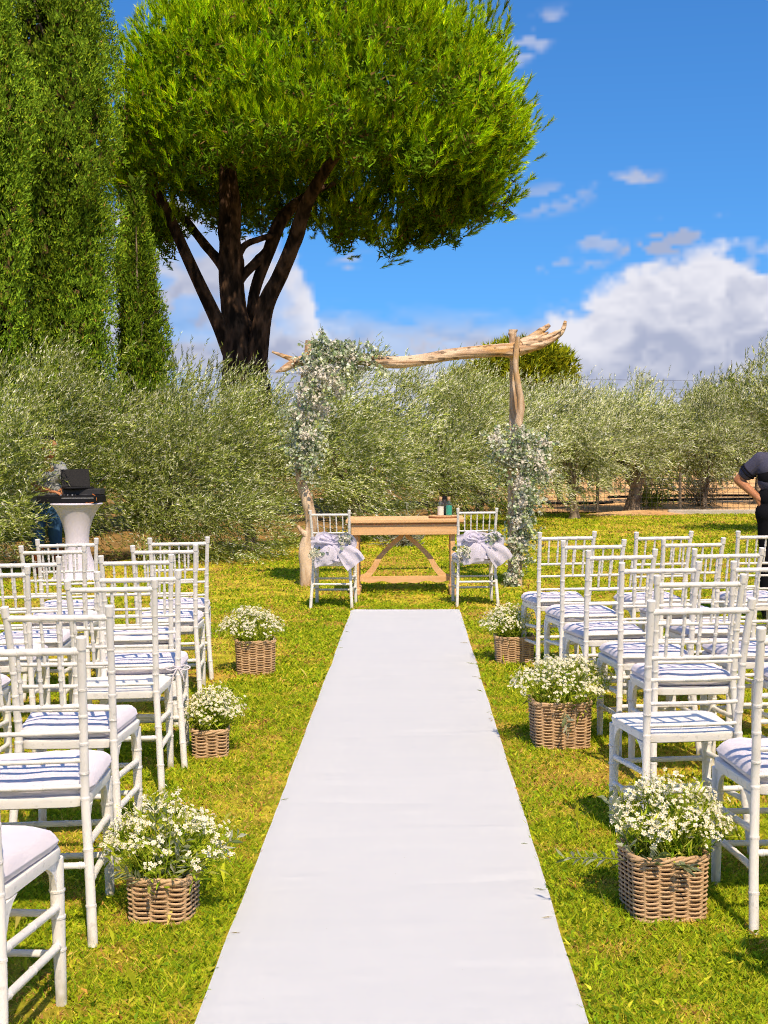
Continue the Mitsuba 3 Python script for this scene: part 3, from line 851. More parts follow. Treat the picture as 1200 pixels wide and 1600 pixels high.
for a in ([(-1.26, AY + .01, 2.50), (-1.38, AY + .01, 2.545), (-1.52, AY, 2.60)], [.034, .024, .012]), \
         ([(-1.30, AY - .02, 2.45), (-1.38, AY - .03, 2.405), (-1.48, AY - .03, 2.375)], [.040, .030, .010]), \
         ([(1.18, AY + .02, 2.64), (1.33, AY + .02, 2.71), (1.46, AY + .02, 2.80), (1.535, AY + .02, 2.86)], [.050, .044, .036, .022]), \
         ([(1.24, AY - .02, 2.63), (1.42, AY - .03, 2.685), (1.55, AY - .03, 2.74), (1.66, AY - .03, 2.80)], [.050, .036, .026, .012]), \
         ([(1.24, AY + .03, 2.60), (1.45, AY + .03, 2.65), (1.60, AY + .03, 2.72), (1.68, AY + .03, 2.80), (1.71, AY + .03, 2.90)], [.052, .040, .034, .028, .016]), \
         ([(1.20, AY - .04, 2.585), (1.40, AY - .05, 2.625), (1.56, AY - .05, 2.69), (1.64, AY - .05, 2.75)], [.046, .034, .024, .010]), \
         ([(1.22, AY, 2.66), (1.40, AY, 2.72), (1.52, AY, 2.775)], [.040, .026, .010]):
    put('wedding_arch__beam__prong', mikit.ply(drift(a[0], a[1], 10, 30 + counts.get('wedding_arch__beam__prong', 0), .10, 26), 'm_beam', 60))
tag('wedding_arch', 'rustic driftwood wedding arch with two posts and a gnarled crossbeam', 'arch')


def rounded_leaves(base, direction, size, color, rng):
    """Broad round eucalyptus leaves: four triangles each."""
    n = len(base)
    d = unit(direction)
    s = unit(np.cross(d, rng.normal(size=(n, 3))))
    nn = np.cross(s, d)
    S = np.broadcast_to(size, (n,))[:, None]
    v = np.stack([base, base + d * S * .45 - s * S * .42 + nn * S * .08, base + d * S * .85 - s * S * .30, base + d * S, base + d * S * .85 + s * S * .30, base + d * S * .45 + s * S * .42 + nn * S * .08], 1).reshape(-1, 3)
    k = np.arange(n)[:, None] * 6
    f = np.stack([k + [0, 1, 2], k + [0, 2, 3], k + [0, 3, 4], k + [0, 4, 5]], 1).reshape(-1, 3)
    return v, f, np.repeat(color, 6, 0)


def add_garland(label, blobs, seed):
    """Eucalyptus sprays and white blossom tied round the arch. blobs: centre x, y, z, radius, leafiness, bloom."""
    rng = np.random.default_rng(seed)
    key = fresh('garland')
    lv, fl, tw = [], [], []
    for x, y, z, r, a, b in blobs:
        r = r * .86
        n = int(760 * r * a / .18)
        sp = max(1, n // 15)
        c = unit(rng.normal(size=(sp, 3))) * (r * rng.random((sp, 1)) ** .5) * [1, .75, 1] + [x, y, z]
        d = unit((c - [x, y, z]) / r + rng.normal(size=(sp, 3)) * .7 + [0, -.25, .1])
        ln = rng.uniform(.10, .24, sp)[:, None]
        t = np.linspace(0, 1, 15)
        pts = (c[:, None] + d[:, None] * (ln * t)[..., None] + np.array([0, 0, -.35]) * (ln * t ** 2)[..., None]).reshape(-1, 3)
        dd = np.repeat(d, 15, 0) * .5 + rng.normal(size=(len(pts), 3))
        lv.append(rounded_leaves(pts, dd, rng.uniform(.022, .046, len(pts)), pick(rng, len(pts), [(3, (.56, .64, .47)), (2, (.76, .79, .66)), (1.4, (.28, .40, .19)), (1.2, (.48, .56, .22))], .2), rng))
        tw.append(stems(c, c + d * ln + [0, 0, -.02], .0028, pick(rng, sp, [(1, (.2, .2, .1))]), rng, .1))
        m = int(80 * r * b / .18)
        if m:
            cc = unit(rng.normal(size=(m, 3)) + [0, -.7, .1]) * (r * rng.uniform(.45, 1.1, (m, 1))) + [x, y, z]
            i = np.repeat(np.arange(m), 7)
            B = cc[i] + rng.normal(size=(len(i), 3)) * .022
            fl.append(blossoms(B, rng.normal(size=(len(i), 3)) + [.1, -.9, .5], rng.uniform(.010, .018, len(i)), rng, white=(.80, .76, .68), heart=(.64, .54, .34)))
    put(f'{key}__leaves', colored(merge(lv), 'm_leaf'))
    tag(f'{key}__leaves', 'round blue green eucalyptus leaves', kind='stuff')
    put(f'{key}__twigs', colored(merge(tw), 'm_leaf'))
    tag(f'{key}__twigs', 'thin twigs of the garland', kind='stuff')
    put(f'{key}__blossoms', colored(merge(fl), 'm_petal'))
    tag(f'{key}__blossoms', 'clusters of small white blossoms', kind='stuff')
    tag(key, label, 'garland', 'eucalyptus garlands on the arch')


add_garland('eucalyptus garland with white blossoms draped over the corner of the crossbeam and down its post',
            [(-.98, AY - .06, 2.56, .15, 1, .2), (-.82, AY - .08, 2.52, .19, 1.1, .5), (-.60, AY - .08, 2.50, .17, 1.1, .4), (-.42, AY - .04, 2.52, .11, .8, .2), (-.93, AY - .12, 2.28, .20, .8, 1.3), (-1.10, AY - .10, 2.12, .17, .8, 1.2),
             (-1.20, AY - .08, 1.88, .15, .9, .9), (-1.14, AY - .10, 1.66, .16, 1.2, .7), (-1.22, AY - .08, 1.48, .13, 1.2, .3), (-1.12, AY - .10, 1.34, .10, 1.1, .2), (-1.10, AY - .06, 2.42, .15, .6, .8), (-.98, AY - .08, 1.95, .09, .4, 1.2), (-.92, AY - .08, 2.68, .08, 1.4, 0), (-.78, AY - .1, 2.15, .07, .3, .9)], 61)
add_garland('eucalyptus garland with white blossoms wound down the thin post to the ground',
            [(a, b, c, r * (.80 if c > 1.3 else .72), e, f * 1.2) for a, b, c, r, e, f in [(1.20, AY - .16, 1.60, .18, 1, .4), (1.02, AY - .14, 1.44, .12, .9, 1.0), (1.36, AY - .16, 1.38, .17, .7, 1.1), (1.18, AY - .20, 1.38, .15, 1.2, .4), (1.20, AY - .18, 1.12, .16, .9, .8), (1.22, AY - .18, .92, .14, .8, 1.2), (1.20, AY - .18, .70, .15, 1, .7),
             (1.17, AY - .18, .48, .14, .9, .8), (1.15, AY - .18, .28, .12, .9, .7), (1.09, AY - .20, .09, .10, 1, .3), (1.44, AY - .14, 1.56, .10, .6, .8), (.92, AY - .12, 1.62, .10, .7, .5), (1.32, AY - .14, .55, .07, .8, .1), (1.34, AY - .14, .95, .09, .8, .3), (1.48, AY - .12, 1.22, .08, .5, 1)]], 62)


# ------------------------------------------------------------------ ceremony table and what stands on it
def make_table():
    x0, x1, y0, y1, z = -.675, .548, 13.05, 13.70, .795
    put('ceremony_table__tabletop', mikit.ply(box(x0, x1, y0, y1, z - .042, z, .008), 'm_table'))
    put('ceremony_table__apron', mikit.ply(box(x0 + .055, x1 - .055, y0 + .04, y0 + .065, z - .165, z - .056, .004), 'm_table'))
    put('ceremony_table__apron', mikit.ply(box(x0 + .055, x1 - .055, y1 - .065, y1 - .04, z - .165, z - .056, .004), 'm_table'))
    put('ceremony_table__top_support', mikit.ply(box(x0 + .075, x1 - .075, y0 + .07, y1 - .07, z - .075, z - .043), 'm_table'))
    for lx in (-.572, .420):
        put('ceremony_table__leg', mikit.ply(join([box(lx - .024, lx + .024, y0 + .10, y0 + .15, .03, z - .057, .006), box(lx - .024, lx + .024, y1 - .15, y1 - .10, .03, z - .057, .006)]), 'm_table'))
        put('ceremony_table__foot', mikit.ply(box(lx - .034, lx + .034, y0 + .04, y1 - .04, .0, .075, .012), 'm_table'))
    n = 60
    xs = np.linspace(-.545, .392, n)
    low = .128 + .010 * np.cos((xs + .08) * 2 * math.pi / .235) - .012 * np.exp(-((xs + .08) / .12) ** 2)
    prof = Polygon(list(zip(xs, low)) + [(.392, .185), (-.545, .185)])
    m = trimesh.creation.extrude_polygon(prof, .05, engine='earcut')
    v = np.array(m.vertices)
    put('ceremony_table__stretcher', mikit.ply(tm(np.column_stack([v[:, 0], 13.30 + v[:, 2], v[:, 1]]), m.faces[:, ::-1]), 'm_table'))
    for s in (-1, 1):                                              # ogee braces from the stretcher's ends up to the middle of the apron
        cx = -.077
        pts = smooth_path([(cx + s * .455, .172), (cx + s * .40, .19), (cx + s * .325, .27), (cx + s * .27, .37), (cx + s * .19, .46), (cx + s * .10, .545), (cx + s * .035, .60), (cx + s * .012, .655)], 40)
        t = unit(np.gradient(pts, axis=0))
        nr = np.column_stack([-t[:, 1], t[:, 0]])
        w = np.interp(np.arange(40), [0, 8, 20, 39], [.028, .032, .024, .022])[:, None]
        poly = Polygon(np.vstack([pts + nr * w, (pts - nr * w)[::-1]])).buffer(0)
        m = trimesh.creation.extrude_polygon(poly if poly.geom_type == 'Polygon' else max(poly.geoms, key=lambda g: g.area), .036, engine='earcut')
        v = np.array(m.vertices)
        put('ceremony_table__brace', mikit.ply(tm(np.column_stack([v[:, 0], 13.307 + v[:, 2] + (s > 0) * .003, v[:, 1]]), m.faces[:, ::-1]), 'm_table'))
    tag('ceremony_table', 'honey coloured pine table with curved braces and wavy stretcher under the arch', 'table')
    cx, cy = .335, 13.25
    o = np.column_stack([np.cos(np.linspace(0, 2 * math.pi, 36, endpoint=False)), np.sin(np.linspace(0, 2 * math.pi, 36, endpoint=False))])
    o = o * (.145 + .014 * meshkit.noise(np.column_stack([o * 1.4, o[:, :1] * 0]), 2))[:, None] + [cx, cy]
    put('wood_slice__disc', mikit.ply(loft(o, [(z + .001, .96), (z + .006, 1), (z + .020, 1), (z + .024, .97)]), 'm_table', 40))
    put('wood_slice__bark', mikit.ply(loft(o, [(z + .003, 1.02), (z + .012, 1.045), (z + .021, 1.02)]), 'm_slice', 40))
    tag('wood_slice', 'round bark-edged wood slice lying on the pine table', 'board')
    zt = z + .025
    for name, px, liq, lab in (('sand_bottle', .302, 'm_liqwhite', 'small corked glass bottle of white sand on the wood slice'), ('sand_bottle', .388, 'm_teal', 'small corked glass bottle of teal sand on the wood slice')):
        k = fresh(name)
        to = T().translate([px, 13.24, zt])
        put(f'{k}__glass', mikit.ply(lathe([(.0, .001), (.030, .001), (.034, .006), (.034, .115), (.030, .128), (.016, .140), (.014, .165), (.017, .170)], 20), 'm_glass', True), to)
        put(f'{k}__sand', mikit.ply(lathe([(.0, .004), (.030, .004), (.0315, .010), (.0315, .100 if liq == 'm_teal' else .092), (.0, .104 if liq == 'm_teal' else .094)], 20), liq, 40), to)
        put(f'{k}__cork', mikit.ply(lathe([(.0, .150), (.013, .150), (.0155, .172), (.017, .186), (.016, .192), (.0, .193)], 16), 'm_cork', 40), to)
        tag(k, lab, 'bottle')
    to = T().translate([.345, 13.36, zt])
    put('small_jar__body', mikit.ply(lathe([(0, .0), (.030, .0), (.033, .01), (.033, .13), (.020, .15), (.020, .17)], 18), 'm_darkgrey', 40), to)
    put('small_jar__lid', mikit.ply(lathe([(0, .165), (.024, .165), (.024, .195), (.0, .197)], 18), 'm_black', 40), to)
    tag('small_jar', 'dark jar with black lid standing behind the two sand bottles', 'jar')


make_table()


def ribbon(path, widths, up, ruffle, seed, n=40, m=9):
    """A strip of gathered tulle along a path; widths at its points, ruffled across."""
    p = smooth_path(np.column_stack([path, widths]), n)
    c, w = p[:, :3], p[:, 3]
    t = unit(np.gradient(c, axis=0))
    s = unit(np.cross(t, np.asarray(up, float)))
    nn = np.cross(s, t)
    u = np.linspace(-1, 1, m)
    rng = np.random.default_rng(seed)
    ph = rng.uniform(0, 6, 3)
    k = np.linspace(0, 1, n)
    off = np.sin(u[None] * 6.5 + ph[0] + 2.5 * k[:, None]) + .6 * np.sin(u[None] * 11 + ph[1] - 4 * k[:, None])
    v = c[:, None] + s[:, None] * (u[None] * w[:, None])[..., None] + nn[:, None] * (off * ruffle * (w / w.max())[:, None])[..., None]
    i, j = np.meshgrid(np.arange(n - 1), np.arange(m - 1), indexing='ij')
    a = (i * m + j).ravel()
    return tm(v.reshape(-1, 3), np.vstack([np.stack([a, a + 1, a + m + 1], 1), np.stack([a, a + m + 1, a + m], 1)]))


def add_bow(x, y, rot, label, mirror, seed, posy_label):
    """Tulle bow tied to the back of a ceremony chair, with two posies."""
    key = fresh('tulle_bow')
    to = place(x, y, rot)
    s = mirror
    yb = -.245
    rng = np.random.default_rng(seed)
    put(f'{key}__sash', mikit.ply(ribbon([(-.19, yb + .015, .63), (0, yb - .015, .64), (.19, yb + .015, .63)], [.05, .075, .05], (0, -1, 0), .008, seed), 'm_tulle', True), to)
    put(f'{key}__knot', mikit.ply(ribbon([(s * .02 - .035, yb - .03, .645), (s * .02, yb - .055, .635), (s * .02 + .035, yb - .03, .625)], [.04, .05, .04], (0, -1, 0), .010, seed + 1), 'm_tulle', True), to)
    for q, pts, ws in ((1, [(s * .02, yb - .04, .635), (s * -.04, yb - .075, .66), (s * -.09, yb - .075, .68), (s * -.03, yb - .055, .70), (s * .02, yb - .04, .65)], [.02, .035, .05, .035, .02]),
                       (2, [(s * .02, yb - .04, .635), (s * .10, yb - .08, .665), (s * .175, yb - .08, .665), (s * .195, yb - .055, .61), (s * .10, yb - .05, .59), (s * .02, yb - .04, .62)], [.02, .04, .055, .055, .035, .02])):
        put(f'{key}__loop', mikit.ply(ribbon(pts, ws, (0, -1, .2), .012, seed + 2 + q), 'm_tulle', True), to)
    for q, pts, ws in ((1, [(s * .02, yb - .04, .63), (s * .00, yb - .08, .56), (s * -.03, yb - .09, .48), (s * -.02, yb - .08, .43)], [.03, .075, .11, .125]),
                       (2, [(s * .03, yb - .045, .63), (s * .12, yb - .09, .57), (s * .20, yb - .10, .50), (s * .25, yb - .09, .43)], [.03, .07, .10, .10])):
        put(f'{key}__tail', mikit.ply(ribbon(pts, ws, (0, -1, .1), .014, seed + 7 + q), 'm_tulle', True), to)
    tag(key, label, 'bow', 'tulle bows on the ceremony chairs')
    for q, (cx, cz, r, leafy) in enumerate(((-.13 * s - .0, .655 if s < 0 else .53, .075, .6), (.15 * s, .70 if s < 0 else .66, .06, 1.3))):
        pk = fresh('posy')
        n = 26
        c = unit(rng.normal(size=(n, 3)) + [0, -.6, .1]) * (r * rng.random((n, 1)) ** .5) + [cx * 1.0, yb - .07, cz]
        i = np.repeat(np.arange(n), 6)
        fl = blossoms(c[i] + rng.normal(size=(len(i), 3)) * .012, rng.normal(size=(len(i), 3)) + [0, -1, .4], rng.uniform(.007, .012, len(i)), rng, white=(.76, .75, .62))
        b = np.repeat(np.array([[cx, yb - .05, cz]]), int(60 * leafy), 0) + rng.normal(size=(int(60 * leafy), 3)) * r * .55
        lf = rounded_leaves(b, rng.normal(size=b.shape) + [0, -.3, .2], rng.uniform(.025, .05, len(b)), pick(rng, len(b), [(2, (.28, .36, .26)), (1, (.16, .25, .08)), (1, (.4, .46, .36))]), rng)
        put(f'{pk}__blossoms', colored(fl, 'm_petal'), to)
        put(f'{pk}__leaves', colored(lf, 'm_leaf'), to)
        tag(f'{pk}__blossoms', 'tiny cream blossoms', kind='stuff')
        tag(f'{pk}__leaves', 'small grey green leaves', kind='stuff')
        tag(pk, posy_label[q], 'flowers', 'posies on the ceremony chairs')


add_chair(-.753, 12.28, -3, 'white ceremony chair with tulle bow, next to the thick arch post', 1, 'two decorated ceremony chairs before the table')
add_chair(.603, 12.40, 4, 'white ceremony chair with tulle bow, in front of the sand bottles', 2, 'two decorated ceremony chairs before the table')
add_bow(-.753, 12.28, -3, 'lavender white tulle bow on the ceremony chair next to the thick post', 1, 71,
        ('small cream posy by the seat of the ceremony chair next to the thick post', 'leafy eucalyptus posy on the bow beside the table corner'))
add_bow(.603, 12.40, 4, 'lavender white tulle bow on the ceremony chair before the sand bottles', 1, 83,
        ('cream posy on the inner post of the ceremony chair before the bottles', 'small posy at the outer loop of the bow before the bottles'))


# ------------------------------------------------------------------ people
def body_mesh(bones, edge=.02, rounds=10, lam=.5):
    """One continuous surface from bones (a, ra, b, rb): hulls of two spheres, joined, refined, smoothed."""
    whole = m3.Manifold()
    for a, ra, b, rb in bones:
        s1 = m3.Manifold.sphere(ra, 20).translate(tuple(map(float, a)))
        s2 = m3.Manifold.sphere(rb, 20).translate(tuple(map(float, b)))
        whole = whole + m3.Manifold.batch_hull([s1, s2])
    whole = whole.refine_to_length(edge)
    g = whole.to_mesh()
    m = tm(g.vert_properties[:, :3], g.tri_verts)
    m.merge_vertices()
    if rounds:
        e = m.edges_unique
        n = len(m.vertices)
        v0 = np.array(m.vertices)
        v = v0.copy()
        deg = np.bincount(e.ravel(), minlength=n)[:, None]
        for k in range(2 * rounds):
            a = np.zeros_like(v)
            np.add.at(a, e[:, 0], v[e[:, 1]])
            np.add.at(a, e[:, 1], v[e[:, 0]])
            v = v + (a / np.maximum(deg, 1) - v) * (.5 if k % 2 == 0 else -.51) * (deg > 0)
            off = v - v0
            ln = np.linalg.norm(off, axis=1, keepdims=True)
            v = v0 + off * np.minimum(1, .012 / np.maximum(ln, 1e-9))
        m = tm(v, m.faces)
    return m


def hand_bones(wrist, d, palm_n, thumb_side, curl=.5):
    """A hand: palm, four unequal bent fingers and a thumb from the palm's side."""
    w, d = np.asarray(wrist, float), unit(np.asarray(d, float))
    n = unit(np.asarray(palm_n, float) - d * (np.asarray(palm_n, float) @ d))
    s = np.cross(d, n) * thumb_side
    bones = []
    for k in range(4):
        o = (1.5 - k) * .021
        root = w + d * .085 + s * o
        bones.append((w + s * o * .6, .019, root, .0125))
        L = (.042, .047, .044, .034)[k]
        d1 = unit(d * math.cos(curl) + n * math.sin(curl))
        d2 = unit(d * math.cos(curl * 2) + n * math.sin(curl * 2))
        j = root + d1 * L
        e = j + d2 * L * .8
        bones += [(root, .0105, j, .0095), (j, .0095, e, .0080)]
    t0 = w + d * .030 + s * .030
    t1 = t0 + unit(d * .6 + s * .8 + n * .25) * .040
    t2 = t1 + unit(d * .9 + s * .3 + n * .35) * .030
    return bones + [(w + d * .02, .020, t0, .014), (t0, .0135, t1, .0115), (t1, .0110, t2, .0090)]


def head_bones(c, fwd):
    f = unit(np.asarray(fwd, float))
    r = np.array([f[1], -f[0], 0])
    u = np.array([0, 0, 1.0])
    c = np.asarray(c, float)
    b = [(c + u * .035 - f * .015, .092, c + u * .03 + f * .012, .086), (c - u * .04 + f * .02, .068, c - u * .085 + f * .045, .040),
         (c + f * .082 + u * .012, .012, c + f * .104 - u * .022, .016)]
    for s in (-1, 1):
        b.append((c + r * s * .083 + u * .015, .018, c + r * s * .083 - u * .022, .014))
        b.append((c + r * s * .034 + f * .078 + u * .022, .018, c + r * s * .036 + f * .076 + u * .020, .018))
    b.append((c + f * .088 - u * .052 - r * .018, .012, c + f * .088 - u * .052 + r * .018, .012))
    return b


def eyes(key, c, fwd):
    f = unit(np.asarray(fwd, float))
    r = np.array([f[1], -f[0], 0])
    for s in (-1, 1):
        m = trimesh.creation.icosphere(2, .011)
        m.apply_translation(np.asarray(c) + r * s * .034 + f * .0905 + np.array([0, 0, .016]))
        put(f'{key}__eye', mikit.ply(m, 'm_black', True))


def person_fence():
    o = np.array([3.175, 11.0, 0])
    A = lambda x, y, z: o + [x, y, z]
    key = 'person'
    counts[key] = 1
    f = (-.35, -1, 0)
    sh, el, wr = A(-.185, .02, 1.375), A(-.345, .13, 1.205), A(-.205, -.02, 1.045)
    sh2, el2, wr2 = A(.185, .02, 1.375), A(.27, .03, 1.09), A(.26, -.10, .86)
    skin = [(A(0, .0, 1.40), .055, A(0, -.01, 1.50), .052), (A(0, -.01, 1.48), .05, A(0, -.02, 1.56), .055)]
    skin += [(A(a[0] - o[0], a[1] - o[1], a[2] - o[2]), ra, b, rb) for a, ra, b, rb in head_bones(A(0, -.02, 1.60), f)]
    skin += [(sh, .052, el, .043), (el, .042, wr, .029), (sh2, .052, el2, .040), (el2, .040, wr2, .028)]
    skin += hand_bones(wr, (.55, -.15, -.85), (.3, .9, -.1), 1, .45) + hand_bones(wr2, (0, -.1, -1), (-1, 0, 0), -1, .4)
    skin += [(A(0, 0, 1.40), .06, sh, .05), (A(0, 0, 1.40), .06, sh2, .05)]
    skin += [(A(s * .10, .02, .80), .08, A(s * .115, 0, .10), .045) for s in (-1, 1)] + [(A(0, .02, 1.3), .11, A(0, .02, .9), .11)]
    put(f'{key}__body', mikit.ply(body_mesh(skin, .022, 5), 'm_skin', True))
    eyes(key, A(0, -.02, 1.60), f)
    top = [(A(-.15, .02, 1.365), .078, A(.15, .02, 1.365), .078), (A(-.11, .0, 1.30), .115, A(.11, .0, 1.30), .115), (A(-.10, .0, 1.20), .115, A(.10, .0, 1.20), .115),
           (sh, .073, sh + (el - sh) * .62, .068), (sh2, .073, sh2 + (el2 - sh2) * .5, .068), (A(-.07, .01, 1.42), .055, A(.07, .01, 1.42), .055)]
    put(f'{key}__shirt', mikit.ply(body_mesh(top, .02, 10), 'm_navy', True))
    for q, (a, b, t) in enumerate(((sh, el, .60), (sh, el, .50))):
        c = a + (b - a) * t
        d = unit(b - a)
        u = unit(np.cross(d, [0, 0, 1]))
        w = np.cross(d, u)
        ang = np.linspace(0, 2 * math.pi, 25)[:-1]
        put(f'{key}__sleeve_stripe', mikit.ply(tube(c + .0715 * (np.cos(ang)[:, None] * u + np.sin(ang)[:, None] * w), .0075, 6, closed=True), 'm_blackcloth', True))
    apron = [(A(-.095, -.005, 1.235), .124, A(.095, -.005, 1.235), .124), (A(-.09, -.0, 1.05), .125, A(.09, -.0, 1.05), .125), (A(-.10, .0, .92), .135, A(.10, .0, .92), .135), (A(0, 0, 1.2), .12, A(0, 0, .95), .13)]
    for s in (-1, 1):
        apron += [(A(s * .095, .0, .92), .125, A(s * .11, .0, .50), .088), (A(s * .11, .0, .50), .088, A(s * .12, .01, .09), .062)]
    put(f'{key}__black_clothes', mikit.ply(body_mesh(apron, .022, 10), 'm_blackcloth', True))
    logo = trimesh.creation.extrude_polygon(Polygon([(-.020, -.016), (.020, -.016), (.014, .004), (.004, .0), (-.006, .018), (-.018, .006)]), .003, engine='earcut')
    lv = np.array(logo.vertices)
    put(f'{key}__chest_mark', mikit.ply(tm(np.column_stack([o[0] - .085 + lv[:, 0], o[1] - .1215 - lv[:, 2], 1.325 + lv[:, 1]]), logo.faces[:, ::-1]), 'm_white'))
    for s in (-1, 1):
        put(f'{key}__shoe', mikit.ply(body_mesh([(A(s * .12, .05, .045), .042, A(s * .13, -.14, .032), .034), (A(s * .12, .04, .07), .045, A(s * .125, -.04, .05), .042)], .015, 8), 'm_black', True))
    c = A(0, -.02, 1.60)
    put(f'{key}__hair', mikit.ply(body_mesh([(c + [0.005, .03, .055], .094, c + [0, .02, .062], .094), (c + [0.01, .06, .0], .07, c + [0, .05, -.03], .06)], .016, 6), 'm_hair', True))
    tag(key, 'person in navy shirt and black clothes with a hand on the hip', 'person')


def person_dj():
    o = np.array([-4.55, 15.86, 0])
    A = lambda x, y, z: o + [x, y, z]
    key = 'person_001'
    counts['person_001'] = 1
    f = (.75, -.75, 0)
    sh, el, wr = A(-.14, -.13, 1.33), A(-.06, -.33, 1.10), A(.20, -.50, 1.05)
    sh2, el2, wr2 = A(.17, .06, 1.34), A(.30, -.14, 1.12), A(.32, -.42, 1.07)
    skin = [(A(.02, -.04, 1.38), .056, A(.06, -.08, 1.50), .052), (A(.06, -.08, 1.47), .05, A(.07, -.09, 1.53), .055)]
    skin += head_bones(A(.08, -.10, 1.575), f)
    skin += [(sh, .05, el, .042), (el, .040, wr, .028), (sh2, .05, el2, .042), (el2, .040, wr2, .028), (A(.02, -.03, 1.36), .06, sh, .05), (A(.02, -.03, 1.36), .06, sh2, .05)]
    skin += hand_bones(wr, (.9, -.3, -.1), (0, 0, -1), 1, .35) + hand_bones(wr2, (.4, -.8, -.1), (0, 0, -1), -1, .35)
    skin += [(A(.02, -.03, 1.3), .11, A(0, 0, .95), .11)] + [(A(s * .10, s * .03, .85), .08, A(s * .11, s * .03, .12), .045) for s in (-1, 1)]
    put(f'{key}__body', mikit.ply(body_mesh(skin, .024, 5), 'm_skin', True))
    eyes(key, A(.08, -.10, 1.575), f)
    top = [(A(-.11, -.10, 1.335), .078, A(.15, .04, 1.335), .078), (A(-.07, -.06, 1.24), .115, A(.10, .03, 1.24), .115), (A(-.07, -.03, 1.05), .115, A(.08, .03, 1.05), .115), (A(-.07, -.02, .93), .12, A(.08, .03, .93), .12),
           (sh, .07, sh + (el - sh) * .6, .064), (sh2, .07, sh2 + (el2 - sh2) * .6, .064), (A(.02, -.03, 1.24), .12, A(0, 0, 1.0), .12)]
    put(f'{key}__shirt', mikit.ply(body_mesh(top, .02, 10), 'm_greyshirt', True))
    jeans = [(A(-.08, -.02, .90), .118, A(.08, .03, .90), .118)]
    for s in (-1, 1):
        jeans += [(A(s * .09, s * .03, .86), .112, A(s * .10, s * .03 - .03, .48), .082), (A(s * .10, s * .03 - .03, .48), .082, A(s * .105, s * .03, .30), .070)]
    put(f'{key}__jeans', mikit.ply(body_mesh(jeans, .02, 10), 'm_denim', True))
    for s in (-1, 1):
        put(f'{key}__boot', mikit.ply(body_mesh([(A(s * .105, s * .03, .36), .078, A(s * .11, s * .03, .08), .060), (A(s * .11, s * .03, .06), .052, A(s * .11 + .09, s * .03 - .11, .04), .040)], .016, 8), 'm_boot', True))
    c = A(.08, -.10, 1.575)
    put(f'{key}__hair', mikit.ply(body_mesh([(c + [-.02, .03, .055], .094, c + [-.015, .02, .062], .094), (c + [-.045, .045, .0], .07, c + [-.04, .04, -.03], .06)], .016, 6), 'm_hair', True))
    tag(key, 'person in grey shirt and blue jeans at the laptop, half hidden by olive leaves', 'person')


person_fence()
person_dj()


